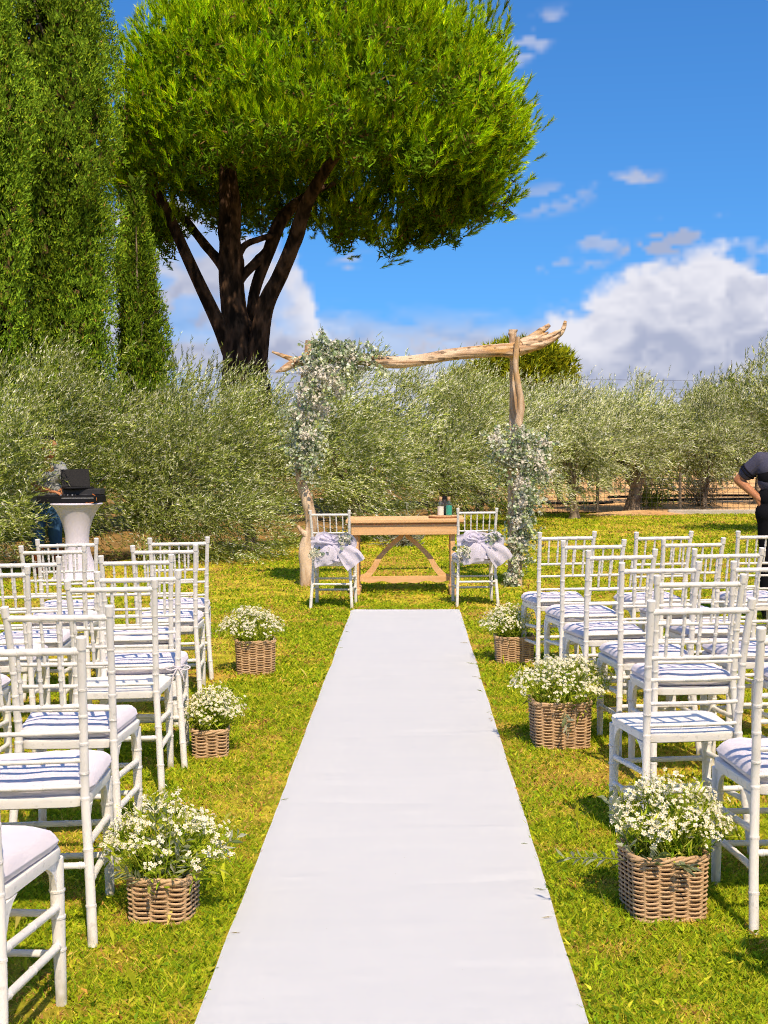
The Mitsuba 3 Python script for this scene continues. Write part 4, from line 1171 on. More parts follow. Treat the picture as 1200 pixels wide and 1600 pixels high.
# ------------------------------------------------------------------ bar table with music gear
def make_dj():
    cx, cy, z = -4.0, 15.20, .905
    prof = np.array([(.305, .0), (.255, .06), (.215, .13), (.175, .25), (.148, .36), (.138, .46), (.146, .56), (.172, .67), (.212, .77), (.262, .855), (.302, .892), (.309, .903), (.303, .911), (.0, .912)])
    p = smooth_path(prof[:-1], 40)
    ang = np.arange(64) * 2 * math.pi / 64
    lob = .055 * np.cos(4 * ang + .6)
    r = p[:, :1] * (1 + lob[None] * np.clip(1 - p[:, 1:] / .30, 0, 1) ** 1.3 * 2.2)
    v = np.stack([r * np.cos(ang), r * np.sin(ang), np.repeat(p[:, 1:], 64, 1)], -1).reshape(-1, 3)
    v[:, 2] = np.maximum(v[:, 2], 0.0)
    i, j = np.meshgrid(np.arange(39), np.arange(64), indexing='ij')
    q = np.stack([i * 64 + j, i * 64 + (j + 1) % 64, (i + 1) * 64 + (j + 1) % 64, (i + 1) * 64 + j], -1).reshape(-1, 4)
    to = T().translate([cx, cy, 0])
    put('bar_table__stretch_cover', mikit.ply(tm(v, np.vstack([q[:, [0, 1, 2]], q[:, [0, 2, 3]]])), 'm_spandex', True), to)
    put('bar_table__tabletop', mikit.ply(lathe([(0, .896), (.300, .896), (.306, .904), (.300, .914), (.0, .9145)], 40), 'm_spandex', 40), to)
    tag('bar_table', 'round bar table under a tight white stretch cover with narrow waist', 'table')
    to = T().translate([cx - .065, cy + .02, z + .012]).rotate([0, 0, 1], -8)
    put('dj_controller__case', mikit.ply(box(-.37, .37, -.17, .17, 0, .088, .012), 'm_black'), to)
    put('dj_controller__raised_back', mikit.ply(box(-.12, .36, .0, .165, .089, .165, .010), 'm_darkgrey'), to)
    put('dj_controller__trim', mikit.ply(box(-.05, .35, -.1735, -.1705, .056, .064), 'm_silver'), to)
    for k in (-.22, .20):
        put('dj_controller__jog_wheel', mikit.ply(lathe([(.0, .0885), (.078, .0885), (.080, .096), (.072, .104), (.0, .105)], 28), 'm_darkgrey', 40), to @ T().translate([k, -.05, 0]))
    for k in range(8):
        m = lathe([(.010, .0), (.010, .016), (.0, .017)], 10)
        put('dj_controller__knob', mikit.ply(m, 'm_silver' if k % 3 == 0 else 'm_darkgrey', 40), to @ T().translate([-.08 + .024 * k, -.12 + .03 * (k % 2), .088]))
    tag('dj_controller', 'wide black music controller resting on the white bar table', 'music controller')
    to = T().translate([cx + .005, cy + .06, z + .180]).rotate([0, 0, 1], 205)
    put('laptop__base', mikit.ply(box(-.17, .17, -.12, .12, 0, .017, .004), 'm_black'), to)
    put('laptop__keyboard', mikit.ply(box(-.15, .15, -.03, .10, .0172, .0185), 'm_darkgrey'), to)
    put('laptop__screen', mikit.ply(box(-.17, .17, -.006, .006, .0, .225, .004), 'm_black'), to @ T().translate([0, -.118, .018]).rotate([1, 0, 0], 20))
    tag('laptop', 'open black laptop on top of the music controller', 'laptop')
    pts = smooth_path([(cx + .22, cy - .10, z + .115), (cx + .275, cy - .16, z + .085), (cx + .275, cy - .18, z + .035), (cx + .22, cy - .20, z + .012), (cx + .16, cy - .20, z + .012)], 24)
    put('cable', mikit.ply(tube(pts, .0055, 7), 'm_cable', True))
    tag('cable', 'thin orange cable looping over the rim of the bar table', 'cable')


make_dj()


# ------------------------------------------------------------------ trees
def limbs(paths, sides=12, seed=0, rough=.1):
    ms = []
    for k, (pts, rad) in enumerate(paths):
        ms.append(drift(pts, rad, sides, seed + k, rough, max(12, 5 * len(pts))))
    return ms


def olive_tree(x, y, height, radius, n_twigs, seed, label, skirt=.35, trunk_r=.09, silver=.45, wind=(.45, 0, .25), trunk=True, group='olive trees of the grove', stretch=1.0, leaf=.054, leafw=.0125, shoots=.12, extra=()):
    rng = np.random.default_rng(seed)
    key = fresh('olive_tree')
    n_twigs = int(n_twigs * 1.75)
    shade = .84 + .32 * rng.random()
    zc = (height + skirt) / 2
    rz = (height - skirt) / 2
    nb = 9
    bl = []
    for k in range(nb):
        a = 2 * math.pi * (k + rng.random() * .6) / nb
        q = rng.uniform(.15, .62)
        bl.append((x + math.cos(a) * radius * q * stretch, y + math.sin(a) * radius * q, zc + rz * rng.uniform(-.5, .48), radius * rng.uniform(.45, .66)))
    bl.append((x, y, zc + rz * .35, radius * .66))
    bl.append((x, y, zc - rz * .2, radius * .7))
    w = np.array([b[3] ** 2 for b in bl] + [b[4] for b in extra])
    bl = np.array(bl + [b[:4] for b in extra])
    nc = n_twigs // 9                                               # twigs grow in tufts, which leaves dark gaps between them
    k = rng.choice(len(bl), nc, p=w / w.sum())
    out = unit(rng.normal(size=(nc, 3)))
    r = bl[k, 3:] * rng.random((nc, 1)) ** .36
    c = bl[k, :3] + out * r * np.array([1, 1, min(1.15, rz / radius * 1.05)])
    own = rng.integers(0, nc, n_twigs)
    c, out = c[own] + rng.normal(size=(n_twigs, 3)) * .085 * (leaf / .054) ** .5, unit(out[own] + rng.normal(size=(n_twigs, 3)) * .35)
    lean_ = (rng.normal(size=(nc, 3)) * .30)[own]
    c[:, 2] = np.clip(c[:, 2], skirt * .6 + .12 * rng.random(n_twigs), height - .05 + .1 * rng.random(n_twigs))
    d = out * .65 + np.array(wind) + [0, 0, .30] + lean_ + rng.normal(size=(n_twigs, 3)) * .24
    low = c[:, 2] < zc - rz * .25
    d[low] += [0, 0, -.45]
    ln = rng.uniform(.22, .42, n_twigs)
    up = (c[:, 2] > zc + rz * .45) & (rng.random(n_twigs) < shoots * 3)
    ln[up] *= rng.uniform(1.3, 2.0, up.sum())
    d[up] = d[up] * .45 + [wind[0] * .3, 0, .9]
    d = unit(d)
    m = 14
    t = (np.arange(m) + .7) / m
    sag = np.array([0, 0, -.25])
    pts = c[:, None] + d[:, None] * (ln[:, None] * t)[..., None] + sag * (ln[:, None] * t ** 2)[..., None]
    side = unit(np.cross(d, rng.normal(size=(n_twigs, 3))))
    alt = np.where(np.arange(m) % 2 == 0, 1, -1)[None, :, None]
    ld = d[:, None] * .95 + side[:, None] * alt * .62 + rng.normal(size=(n_twigs, m, 3)) * .22 + np.array(wind) * .5
    pts, ld = pts.reshape(-1, 3), ld.reshape(-1, 3)
    n = len(pts)
    tint = np.repeat(np.clip(1 + .14 * rng.normal(size=(n_twigs, 1)), .55, 1.5) * np.clip(1 + .2 * rng.normal(size=(nc, 1)), .5, 1.5)[own], m, 0) * shade
    col = pick(rng, n, [((1 - silver) * 1.3, (.20, .265, .05)), ((1 - silver) * .9, (.37, .42, .09)), (silver, (.65, .68, .39)), (silver * .6, (.86, .86, .66))], .16) * tint
    lv = needles(pts, ld, leaf * rng.uniform(.8, 1.3, n), leafw * rng.uniform(.9, 1.4, n), col, rng)
    put(f'{key}__crown', colored(lv, 'm_olive'))
    if trunk:
        ms = []
        zt = max(skirt * .9, .45)
        lean = rng.normal(size=2) * .08
        ms += limbs([([(x, y, -.06), (x + lean[0] * .3, y, zt * .45), (x + lean[0], y + lean[1], zt)], [trunk_r * 1.5, trunk_r * .95, trunk_r * .85])], 12, seed, .16)
        put(f'{key}__trunk', mikit.ply(join(ms), 'm_olivebark', 60))
        br = []
        for q in range(7):
            b = bl[q % len(bl)]
            mid = (np.array([x + lean[0], y + lean[1], zt]) + b[:3]) / 2 + rng.normal(size=3) * .1 + [0, 0, .08]
            br += limbs([([(x + lean[0], y + lean[1], zt - .06), mid, b[:3]], [trunk_r * .55, trunk_r * .34, trunk_r * .14])], 7, seed + q, .1)
        put(f'{key}__branches', mikit.ply(join(br), 'm_olivebark', 60))
    tag(key, label, 'olive tree', group)
    return key


olive_tree(-5.42, 15.35, 2.50, 1.02, 1500, 101, 'dense olive tree reaching the ground beside the person in the grey shirt', .12, silver=.30,
           extra=[(-4.62, 15.25, 1.62, .24, .35), (-4.72, 15.2, 1.40, .24, .22), (-4.90, 15.1, .62, .36, .35), (-4.76, 15.2, .95, .20, .12), (-4.80, 15.2, 1.85, .3, .3)])
olive_tree(-4.75, 17.15, 2.75, 1.25, 1900, 102, 'full olive tree directly behind the bar table', .20, silver=.28)
olive_tree(-3.25, 18.00, 2.70, 1.30, 2200, 103, 'olive tree with low skirt between the bar table and the arch', .08, silver=.30,
           extra=[(-2.65, 17.30, .45, .55, .6), (-3.35, 17.2, .40, .50, .5), (-2.2, 17.9, .55, .5, .5)])
olive_tree(-6.75, 18.60, 2.80, 1.15, 900, 104, 'olive tree behind the grey-shirted person, before the cypresses', .3, silver=.30)
olive_tree(-2.45, 19.6, 2.75, 1.15, 1600, 105, 'olive tree behind the flowered corner of the arch, before the stone pine', .12, silver=.36, wind=(.55, 0, .3))
olive_tree(-.95, 21.2, 2.92, 1.35, 1900, 106, 'windswept olive tree behind the ceremony table, closest to the flowered corner', .12, silver=.40, wind=(.8, 0, .32), shoots=.05)
olive_tree(.70, 22.9, 2.95, 1.40, 1900, 107, 'olive tree behind the sand bottles with its dark trunk showing', .40, silver=.42, wind=(.6, 0, .35))
olive_tree(2.05, 25.4, 2.85, 1.35, 1500, 108, 'pale olive tree right behind the thin arch post', .18, silver=.55, wind=(.45, 0, .4))
olive_tree(3.55, 27.9, 2.92, 1.42, 1900, 109, 'silvery olive tree at the near end of the wire fence', .45, silver=.62, wind=(.4, 0, .35), leaf=.064, leafw=.015)
olive_tree(5.25, 30.6, 3.02, 1.58, 2100, 110, 'silvery olive tree with a thick flared trunk in front of the fence', .62, trunk_r=.17, silver=.60, wind=(.4, 0, .3), leaf=.066, leafw=.0155)
olive_tree(7.10, 31.2, 2.92, 1.30, 1600, 111, 'olive tree with a thin bare pale trunk behind the wire fence', .85, trunk_r=.06, silver=.55, wind=(.3, 0, .3), leaf=.066, leafw=.0155)
olive_tree(7.25, 22.0, 3.45, 1.60, 2300, 112, 'tall olive tree rising behind the navy-shirted person', .9, trunk_r=.13, silver=.50, wind=(.2, 0, .3), leaf=.060, leafw=.014)
olive_tree(9.0, 33.5, 3.6, 1.8, 900, 113, 'olive tree far behind the navy-shirted person, beyond the fence', 1.0, silver=.5, leaf=.09, leafw=.022)
for k, (x, y, h, r) in enumerate(((-4.6, 24.5, 3.1, 1.5), (-1.2, 27.5, 3.1, 1.6), (1.6, 30.5, 3.2, 1.7), (4.0, 34.2, 3.0, 1.7), (6.3, 34.8, 2.9, 1.5), (6.9, 44.5, 3.3, 2.1), (10.2, 45, 3.5, 2.2), (0.4, 37, 3.4, 1.9), (3.4, 44, 3.4, 2.2), (13.4, 46, 3.6, 2.3), (16.8, 46.5, 3.6, 2.3))):
    olive_tree(x, y, h * .94, r, 380, 130 + k, 'olive tree of the back rows, seen only through gaps between the front trees', .05, silver=.45, group='olive trees of the back rows', leaf=.11, leafw=.032)


def stone_pine(x, y):
    rng = np.random.default_rng(7)
    P3 = lambda dx, dz, dy=0.0: (x + dx, y + dy, dz)
    # limbs, as they fan out of the short trunk
    trunk = limbs([([P3(-.30, -.2), P3(-.30, 1.4), P3(-.31, 2.5), P3(-.32, 3.3), P3(-.38, 4.05), P3(-.49, 4.76), P3(-.56, 5.65), P3(-.57, 6.4), P3(-.62, 7.4), P3(-.64, 8.6), P3(-.62, 10.1)], [.62, .56, .52, .48, .38, .30, .28, .25, .19, .13, .05])], 18, 3, .07)
    put('stone_pine__trunk', mikit.ply(join(trunk), 'm_bark', 60))
    paths = [([P3(-.45, 3.6), P3(-.82, 4.47, -.2), P3(-1.20, 5.34, -.4), P3(-1.52, 6.11, -.6), P3(-1.95, 7.15, -.9), P3(-2.33, 7.67, -1.2), P3(-3.07, 8.17, -1.7)], [.30, .20, .165, .15, .13, .11, .06]),
             ([P3(-.62, 5.6), P3(-.79, 5.91, .1), P3(-1.27, 6.51, .4), P3(-1.80, 7.14, .9), P3(-2.18, 7.51, 1.4), P3(-2.85, 7.9, 2.1)], [.20, .14, .12, .11, .09, .05]),
             ([P3(-.15, 3.6, .15), P3(-.11, 4.76, .25), P3(-.01, 5.42, .3), P3(.31, 6.31, .4), P3(.59, 7.04, .6), P3(1.10, 7.62, 1.0), P3(1.85, 8.1, 1.6)], [.24, .16, .15, .17, .18, .12, .06]),
             ([P3(-.02, 3.4, -.15), P3(.25, 4.75, -.4), P3(.62, 5.49, -.6), P3(.96, 6.15, -.9), P3(1.33, 7.03, -1.3), P3(1.85, 7.72, -1.8), P3(2.45, 8.2, -2.4)], [.32, .23, .20, .185, .17, .13, .07]),
             ([P3(-.40, 5.5), P3(-.21, 5.74, .1), P3(.19, 6.16, .3), P3(.41, 6.53, .4)], [.15, .13, .13, .12]),
             ([P3(-.38, 6.06, -.1), P3(-.19, 6.31, -.2), P3(.12, 6.46, -.1), P3(.42, 6.6, .2)], [.10, .09, .08, .07]),
             ([P3(-.51, 5.8, -.1), P3(-.38, 6.54, -.4), P3(-.31, 7.28, -.9), P3(-.32, 8.3, -1.7)], [.18, .14, .12, .06])]
    paths = [(pts, [r * .88 for r in rad]) for pts, rad in paths]
    for pts, rad in paths:
        put('stone_pine__limb', mikit.ply(join(limbs([(pts, rad)], 12, counts.get('stone_pine__limb', 0) + 40, .07)), 'm_bark', 60))
    # needle crown: puffs on an umbrella dome, hollow and dark underneath
    cx, cy, zr, RX, RY = x + 1.42, y, 7.95, 4.62, 4.9
    puffs = []
    for k in range(300):                                            # the domed top and the flanks
        a = rng.uniform(0, 2 * math.pi)
        q = math.sqrt(rng.random())
        px, py = q * math.cos(a), q * math.sin(a)
        z = zr + 4.9 * max(0, 1 - q ** 2.2) ** .85 + rng.normal() * .18
        if rng.random() < .15:
            z = zr + (z - zr) * rng.random()
        puffs.append((cx + px * RX, cy + py * RY, z, rng.uniform(.55, .95)))
    for k in range(210):                                            # the flat underside
        a = rng.uniform(0, 2 * math.pi)
        q = math.sqrt(rng.random()) * .96
        puffs.append((cx + q * math.cos(a) * RX, cy + q * math.sin(a) * RY, zr - .35 + .7 * (1 - q ** 2) + rng.normal() * .14, rng.uniform(.5, .8)))
    for a in np.linspace(0, 2 * math.pi, 52, endpoint=False):
        for z, s in ((zr - .25, .92), (zr + .7, 1.0), (zr + 1.6, .93), (zr + 2.4, .80)):
            puffs.append((cx + math.cos(a + z) * RX * s, cy + math.sin(a + z) * RY * s, z + rng.normal() * .2, rng.uniform(.5, .8)))
    for k in range(60):                                             # boughs that hang lower on the far side, away from the bar table
        t = rng.random()
        puffs.append((cx + .6 + 3.9 * t + rng.normal() * .25, cy + 2.6 + rng.normal() * .9 - 1.5 * t, 7.05 + .9 * max(0, t - .25) * (t < .62) + .25 * (t > .62) + rng.normal() * .26, rng.uniform(.4, .7)))
    for k in range(230):                                            # the crown's inside
        a = rng.uniform(0, 2 * math.pi)
        q = math.sqrt(rng.random()) * .93
        puffs.append((cx + q * math.cos(a) * RX, cy + q * math.sin(a) * RY, zr + .2 + (4.0 * max(0, 1 - q ** 2.6) ** .75) * rng.random(), rng.uniform(.6, .95)))
    for k in range(16):
        puffs.append((cx - 3.4 - .9 * rng.random(), cy + .5 + rng.normal() * .9, 7.0 + rng.normal() * .3, rng.uniform(.4, .6)))
    parts = []
    P0 = np.array(puffs)
    o = unit(P0[:, :3] - [cx, cy, zr - .5])                          # lobes: the crown bulges and recedes by clumps of a metre or two
    bulge = meshkit.fbm(np.column_stack([P0[:, 0] * .62, P0[:, 1] * .62, P0[:, 2] * .75]), 2, 19) - .5
    P0[:, :3] += o * (bulge * 2.3)[:, None] * np.array([1, 1, .7])
    nt, nn = 12, 54                                                 # each puff: upright brushes, each a stalk with needles all round
    d = unit(rng.normal(size=(len(P0), nt, 3)) + [0, 0, .5])
    c = P0[:, None, :3] + d * (P0[:, 3, None, None] * rng.uniform(.40, .98, (len(P0), nt, 1)))
    radial = unit(P0[:, :3] - [cx, cy, zr - 1.5])[:, None]
    td = unit(d * .6 + radial * .55 + [0.08, 0, .8] + rng.normal(size=d.shape) * .22).reshape(-1, 3)
    c = c.reshape(-1, 3)
    m = len(c) * nn
    axis = np.repeat(td, nn, 0)
    along = rng.random((m, 1)) ** .8
    base = np.repeat(c, nn, 0) + axis * along * np.repeat(rng.uniform(.22, .42, (len(c), 1)), nn, 0)
    around = unit(np.cross(axis, rng.normal(size=(m, 3))))
    nd = axis * rng.uniform(.7, 1.2, (m, 1)) + around * rng.uniform(.25, .75, (m, 1))
    tint = np.repeat(np.clip(1 + .22 * rng.normal(size=(len(c), 1)), .5, 1.6) * np.repeat(np.clip(1 + .18 * rng.normal(size=(len(P0), 1)), .6, 1.4), nt, 0), nn, 0)
    col = pick(rng, m, [(3, (.37, .58, .006)), (2, (.22, .42, .008)), (1.4, (.62, .72, .010)), (.2, (.42, .26, .04))], .12) * tint
    parts.append(needles(base, nd, rng.uniform(.11, .19, m), .0165, col, rng))
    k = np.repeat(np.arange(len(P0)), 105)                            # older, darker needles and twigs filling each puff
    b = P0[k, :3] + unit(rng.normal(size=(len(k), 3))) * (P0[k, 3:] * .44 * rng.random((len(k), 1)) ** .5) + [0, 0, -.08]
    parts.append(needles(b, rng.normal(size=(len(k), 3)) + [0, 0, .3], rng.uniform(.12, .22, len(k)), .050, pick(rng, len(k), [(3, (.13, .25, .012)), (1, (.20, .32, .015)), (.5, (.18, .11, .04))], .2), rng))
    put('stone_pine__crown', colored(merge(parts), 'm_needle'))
    tag('stone_pine', 'big umbrella-shaped stone pine with dark forked limbs', 'pine tree')


stone_pine(-3.60, 30.0)


def cypress(x, y, height, radius, n, seed, label, base=0.0, gap=None, tint=1.0, taper=.35):
    rng = np.random.default_rng(seed)
    key = fresh('cypress')
    z = base + (height - base) * rng.random(n) ** .92
    a = rng.uniform(0, 2 * math.pi, n)
    h = (z - base) / (height - base)
    prof = np.clip(np.minimum(1, h * 6 + .45) * np.clip((1 - h) / taper, 0, 1) ** .7, 0.03, 1)
    q = np.column_stack([np.cos(a) * 2.4 * max(radius, .8), np.sin(a) * 2.4 * max(radius, .8), z * .55 - .25 * rng.random(n)])
    lump = meshkit.fbm(q + seed, 3, seed)
    lump2 = meshkit.fbm(q * 2.6 + seed, 2, seed + 1)
    depth = rng.random(n)
    lump = sstep(.30, .68, lump)
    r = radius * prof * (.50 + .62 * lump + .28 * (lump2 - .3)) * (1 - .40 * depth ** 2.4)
    c = np.column_stack([x + np.cos(a) * r, y + np.sin(a) * r, z])
    rad = np.column_stack([np.cos(a), np.sin(a), a * 0])
    keep = lump > .02
    c, rad, lump = c[keep], rad[keep], lump[keep]
    n = len(c)
    d0 = unit(rad * rng.uniform(.2, .9, (n, 1)) + [0, 0, .9] + rng.normal(size=(n, 3)) * .35)
    m = 7
    dd = np.repeat(d0, m, 0) + rng.normal(size=(n * m, 3)) * .34
    bb = np.repeat(c, m, 0) + rng.normal(size=(n * m, 3)) * .035
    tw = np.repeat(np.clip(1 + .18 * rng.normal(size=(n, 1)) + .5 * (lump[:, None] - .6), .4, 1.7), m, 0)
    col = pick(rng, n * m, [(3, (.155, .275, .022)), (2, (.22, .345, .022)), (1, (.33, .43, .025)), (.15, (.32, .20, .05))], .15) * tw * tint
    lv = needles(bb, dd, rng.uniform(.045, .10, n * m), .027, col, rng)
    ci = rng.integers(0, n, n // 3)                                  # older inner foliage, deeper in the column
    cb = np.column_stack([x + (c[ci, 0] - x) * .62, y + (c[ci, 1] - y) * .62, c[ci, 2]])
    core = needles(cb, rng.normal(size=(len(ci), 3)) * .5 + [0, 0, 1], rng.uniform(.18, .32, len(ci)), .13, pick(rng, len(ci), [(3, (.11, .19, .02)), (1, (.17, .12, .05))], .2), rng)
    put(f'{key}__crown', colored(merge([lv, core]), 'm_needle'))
    put(f'{key}__trunk', mikit.ply(join(limbs([([(x, y, -.1), (x + .03, y, height * .3), (x - .02, y, height * .6), (x, y, height * .88)], [radius * .20, radius * .15, radius * .09, .02])], 10, seed)), 'm_bark', 60))
    st = []
    for k in range(10):                                             # bare grey brown stems showing in the gaps
        t0 = rng.uniform(0, 2 * math.pi)
        z0 = rng.uniform(.2, .75) * height
        st.append(tube(smooth_path([(x, y, z0), (x + math.cos(t0) * radius * .4, y + math.sin(t0) * radius * .4, z0 + .8), (x + math.cos(t0) * radius * .6, y + math.sin(t0) * radius * .6, z0 + 2.0)], 8), [.04, .036, .032, .03, .025, .02, .015, .01], 6))
    put(f'{key}__stems', mikit.ply(join(st), 'm_olivebark', True))
    tag(f'{key}__stems', 'bare stems in the gaps of the foliage', kind='stuff')
    tag(key, label, 'cypress tree', 'cypress trees beside the stone pine')


cypress(-7.30, 22.5, 11.5, .74, 15000, 201, 'tall cypress at the edge of the picture, outermost of the group', tint=1.1)
cypress(-6.50, 24.0, 12.5, 1.0, 24000, 202, 'widest tall cypress in the middle of the group', taper=.25)
cypress(-5.55, 26.2, 7.0, .60, 9000, 203, 'shortest cypress, closest to the pine trunk', taper=.5, tint=.85)
cypress(-8.6, 25.5, 12.0, .9, 4500, 204, 'tall cypress standing behind the outermost one', tint=1.0)
cypress(-7.25, 27.0, 12.0, .85, 5000, 206, 'cypress standing behind the gap between the two foremost ones')
cypress(14.9, 60.0, 4.9, .55, 1800, 205, 'small slim far-off cypress poking above the olive trees', base=.3, taper=.8)


def round_tree(name, x, y, zc, rx, rz, n, seed, label, palette, cat):
    rng = np.random.default_rng(seed)
    key = fresh(name)
    nb = 26
    a = unit(rng.normal(size=(nb, 3)))
    a[:, 2] = np.abs(a[:, 2]) * .9 - .25
    bl = np.column_stack([x + a[:, 0] * rx * .66, y + a[:, 1] * rx * .66, zc + a[:, 2] * rz * .66, rng.uniform(.30, .46, nb) * rx])
    k = rng.integers(0, nb, n)
    o = unit(rng.normal(size=(n, 3)) + [0, 0, .35])
    c = bl[k, :3] + o * bl[k, 3:] * rng.uniform(.5, 1.05, (n, 1)) * [1, 1, .85]
    m = 6
    dd = np.repeat(o, m, 0) + rng.normal(size=(n * m, 3)) * .5 + [0, 0, .3]
    tw = np.repeat(np.clip(1 + .25 * rng.normal(size=(n, 1)), .5, 1.7), m, 0)
    put(f'{key}__crown', colored(needles(np.repeat(c, m, 0), dd, rng.uniform(.22, .42, n * m), .075, pick(rng, n * m, palette, .15) * tw, rng), 'm_needle'))
    put(f'{key}__trunk', mikit.ply(join(limbs([([(x, y, -.1), (x + .1, y, zc * .5), (x, y, zc + rz * .3)], [.26, .2, .08])], 10, seed)), 'm_bark', 60))
    tag(key, label, cat)


GREEN = [(3, (.33, .36, .014)), (2, (.20, .27, .02)), (1, (.47, .45, .02))]
GREY = [(2, (.46, .48, .16)), (2, (.32, .36, .08)), (1, (.6, .6, .28))]
round_tree('round_pine', 5.35, 60.0, 4.9, 2.85, 2.25, 5200, 301, 'rounded green pine far behind the thin arch post', GREEN, 'pine tree')
round_tree('grey_tree', 2.35, 56.0, 3.7, 1.5, 2.0, 1800, 302, 'pale grey green tree beneath the crossbeam in the distance', GREY, 'tree')
round_tree('leafy_tree', 13.6, 57.0, 2.9, 1.7, 1.7, 1600, 303, 'bright green bushy tree at the foot of the far-off slim cypress', GREEN, 'tree')


def treeline():
    rng = np.random.default_rng(9)
    parts = []
    n = 5000
    x = rng.uniform(-60, 75, n)
    y = 85 + 12 * meshkit.noise(np.column_stack([x * .08, x * 0, x * 0]), 4) + rng.normal(size=n) * 2
    hh = 2.6 + 2.0 * meshkit.fbm(np.column_stack([x * .22, x * 0, x * 0]), 3, 6)
    z = hh * rng.random(n) ** .7
    m = 6
    b = np.repeat(np.column_stack([x, y, z]), m, 0)
    d = rng.normal(size=(n * m, 3)) + [0, -.3, .6]
    parts.append(needles(b, d, rng.uniform(.5, 1.0, n * m), .30, pick(rng, n * m, GREY[:2] + GREEN[:2], .2), rng))
    put('treeline', colored(merge(parts), 'm_needle'))
    tag('treeline', 'low far-off belt of trees along the horizon', 'treeline', kind='stuff')


treeline()


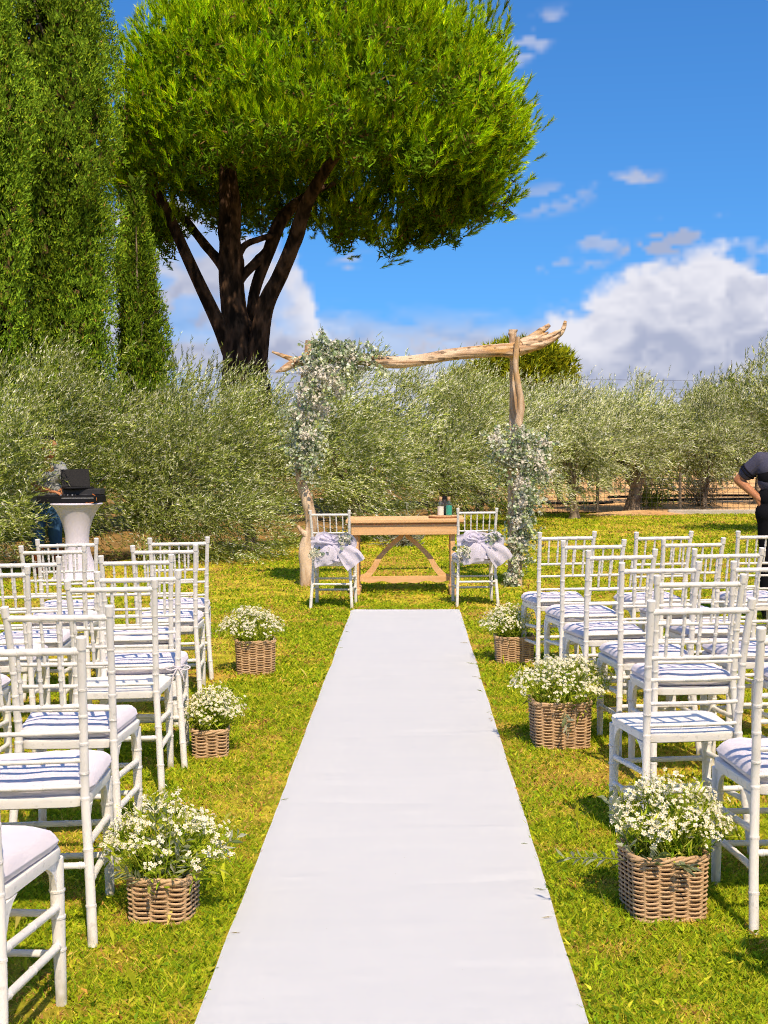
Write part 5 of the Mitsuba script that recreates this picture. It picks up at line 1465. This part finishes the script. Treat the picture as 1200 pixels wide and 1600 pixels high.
# ------------------------------------------------------------------ fence, kerb, wires, odds and ends
def make_fence():
    x0, x1, h = 2.6, 11.5, .82
    n = 76
    xs = np.linspace(x0, x1, n)
    ms = []
    for x in xs:
        ms.append(box(x - .0035, x + .0035, FENCE(x) - .0035, FENCE(x) + .0035, .02, h))
    for z in np.linspace(.05, h, 8):
        ms.append(tube([(x0, FENCE(x0) - .007, z), ((x0 + x1) / 2, FENCE((x0 + x1) / 2) - .007, z - .01), (x1, FENCE(x1) - .007, z)], .0042, 4))
    put('wire_fence__wire_mesh', mikit.ply(join(ms), 'm_wire'))
    tag('wire_fence__wire_mesh', 'dark grid of thin wires', kind='stuff')
    for x in (2.6, 4.35, 6.2, 8.1, 10.0, 11.5):
        put('wire_fence__post', mikit.ply(tube([(x, FENCE(x) + .04, -.1), (x, FENCE(x) + .04, .95)], [.035, .03], 8), 'm_post', 50))
    tag('wire_fence', 'low wire mesh fence along the far edge of the lawn', 'fence')
    v = []
    m = box(5.9, 11.5, -.06, .06, -.05, .10, .015)
    vv = np.array(m.vertices)
    vv[:, 1] += FENCE(vv[:, 0]) - .12
    put('kerb', mikit.ply(tm(vv, m.faces), 'm_kerb'))
    tag('kerb', 'pale stone kerb under the wire fence', kind='structure')
    for k, (y, z, xa, xb) in enumerate(((33.6, .16, 6.2, 16), (35.2, .20, 5.4, 16), (33.2, .13, 2.0, 5.2))):
        pts = smooth_path([(xa + (xb - xa) * t, y + .15 * math.sin(9 * t + k), z + .02 * math.sin(7 * t)) for t in np.linspace(0, 1, 9)], 30)
        put('irrigation_hose', mikit.ply(tube(pts, .035, 7), 'm_black', True))
    for k, lab in enumerate(('black irrigation hose lying on the orange soil, close to the fence', 'black irrigation hose lying on the orange soil, farther from the fence', 'short black hose on the soil behind the silvery olive trees')):
        tag('irrigation_hose' if k == 0 else f'irrigation_hose_{k:03d}', lab, 'hose', 'irrigation hoses on the soil')
    rng = np.random.default_rng(77)
    for x, y, s, n, pal, lab, nm in ((7.35, 32.6, .55, 700, [(2, (.34, .27, .15)), (1, (.25, .20, .10))], 'dry tangled brown shrub behind the wire fence', 'dry_shrub'),
                                     (5.95, 31.9, .40, 500, [(2, (.16, .24, .02)), (1, (.24, .30, .03))], 'bright green weedy bush behind the wire fence', 'green_bush'),
                                     (2.2, 28.6, .35, 350, [(2, (.18, .25, .02)), (1, (.30, .32, .04))], 'tuft of green weeds at the olive trunks', 'weed_tuft'),
                                     (-.15, 20.1, .33, 420, [(2, (.40, .40, .33)), (1, (.30, .33, .2))], 'pale grey bush beneath the olives behind the ceremony table', 'grey_bush')):
        c = rng.normal(size=(n, 3)) * [s * .4, s * .4, s * .35] + [x, y, s * .55]
        c[:, 2] = np.abs(c[:, 2])
        d = (c - [x, y, 0]) + rng.normal(size=(n, 3)) * s * .5
        put(f'{nm}__foliage', colored(leaves(c, d, rng.uniform(.08, .2, n), .022, pick(rng, n, pal), rng), 'm_leaf'))
        b = np.tile([[x, y, 0.0]], (40, 1)) + rng.normal(size=(40, 3)) * [.05, .05, 0]
        put(f'{nm}__stems', colored(stems(b, c[:40], .006, np.tile([[.2, .15, .08]], (40, 1)), rng), 'm_leaf'))
        tag(f'{nm}__foliage', 'small leaves of the bush', kind='stuff')
        tag(f'{nm}__stems', 'thin stems of the bush', kind='stuff')
        tag(nm, lab, 'bush')
    for k, (z, y) in enumerate(((6.55, 92), (5.95, 93), (5.45, 94), (4.95, 95))):
        pts = [(t, y + .05 * t, z + .9 * ((t - 40) / 60) ** 2 - .010 * t) for t in np.linspace(-70, 120, 40)]
        put('power_line', mikit.ply(tube(pts, .013, 4), 'm_cablegrey'))
        tag('power_line' if k == 0 else f'power_line_{k:03d}', f'thin overhead power line crossing the sky, {ORD[k]} from the top', 'power line', 'overhead power lines')


make_fence()


def litter():
    """fallen leaves and twigs on the bare earth under the olives"""
    rng = np.random.default_rng(12)
    n = 5200
    x = rng.uniform(-8, 5, n)
    edge = np.interp(x, [-14, -6.5, -3.2, -0.4, 1.2, 14], [15.0, 15.4, 17.6, 23.4, 30.6, 28.05])
    y = edge + rng.exponential(1.0, n) - .25
    d = np.column_stack([rng.normal(size=n), rng.normal(size=n), rng.uniform(0, .35, n)])
    base = np.column_stack([x, y, np.full(n, -.02)])
    put('leaf_litter', colored(leaves(base, d, rng.uniform(.05, .13, n), .022, pick(rng, n, [(2, (.42, .28, .07)), (2, (.26, .15, .06)), (1, (.25, .28, .03)), (1, (.36, .36, .06))], .2), rng), 'm_leaf'))
    tag('leaf_litter', 'fallen leaves and weeds on the bare earth under the olive trees', 'leaves', kind='stuff')


litter()
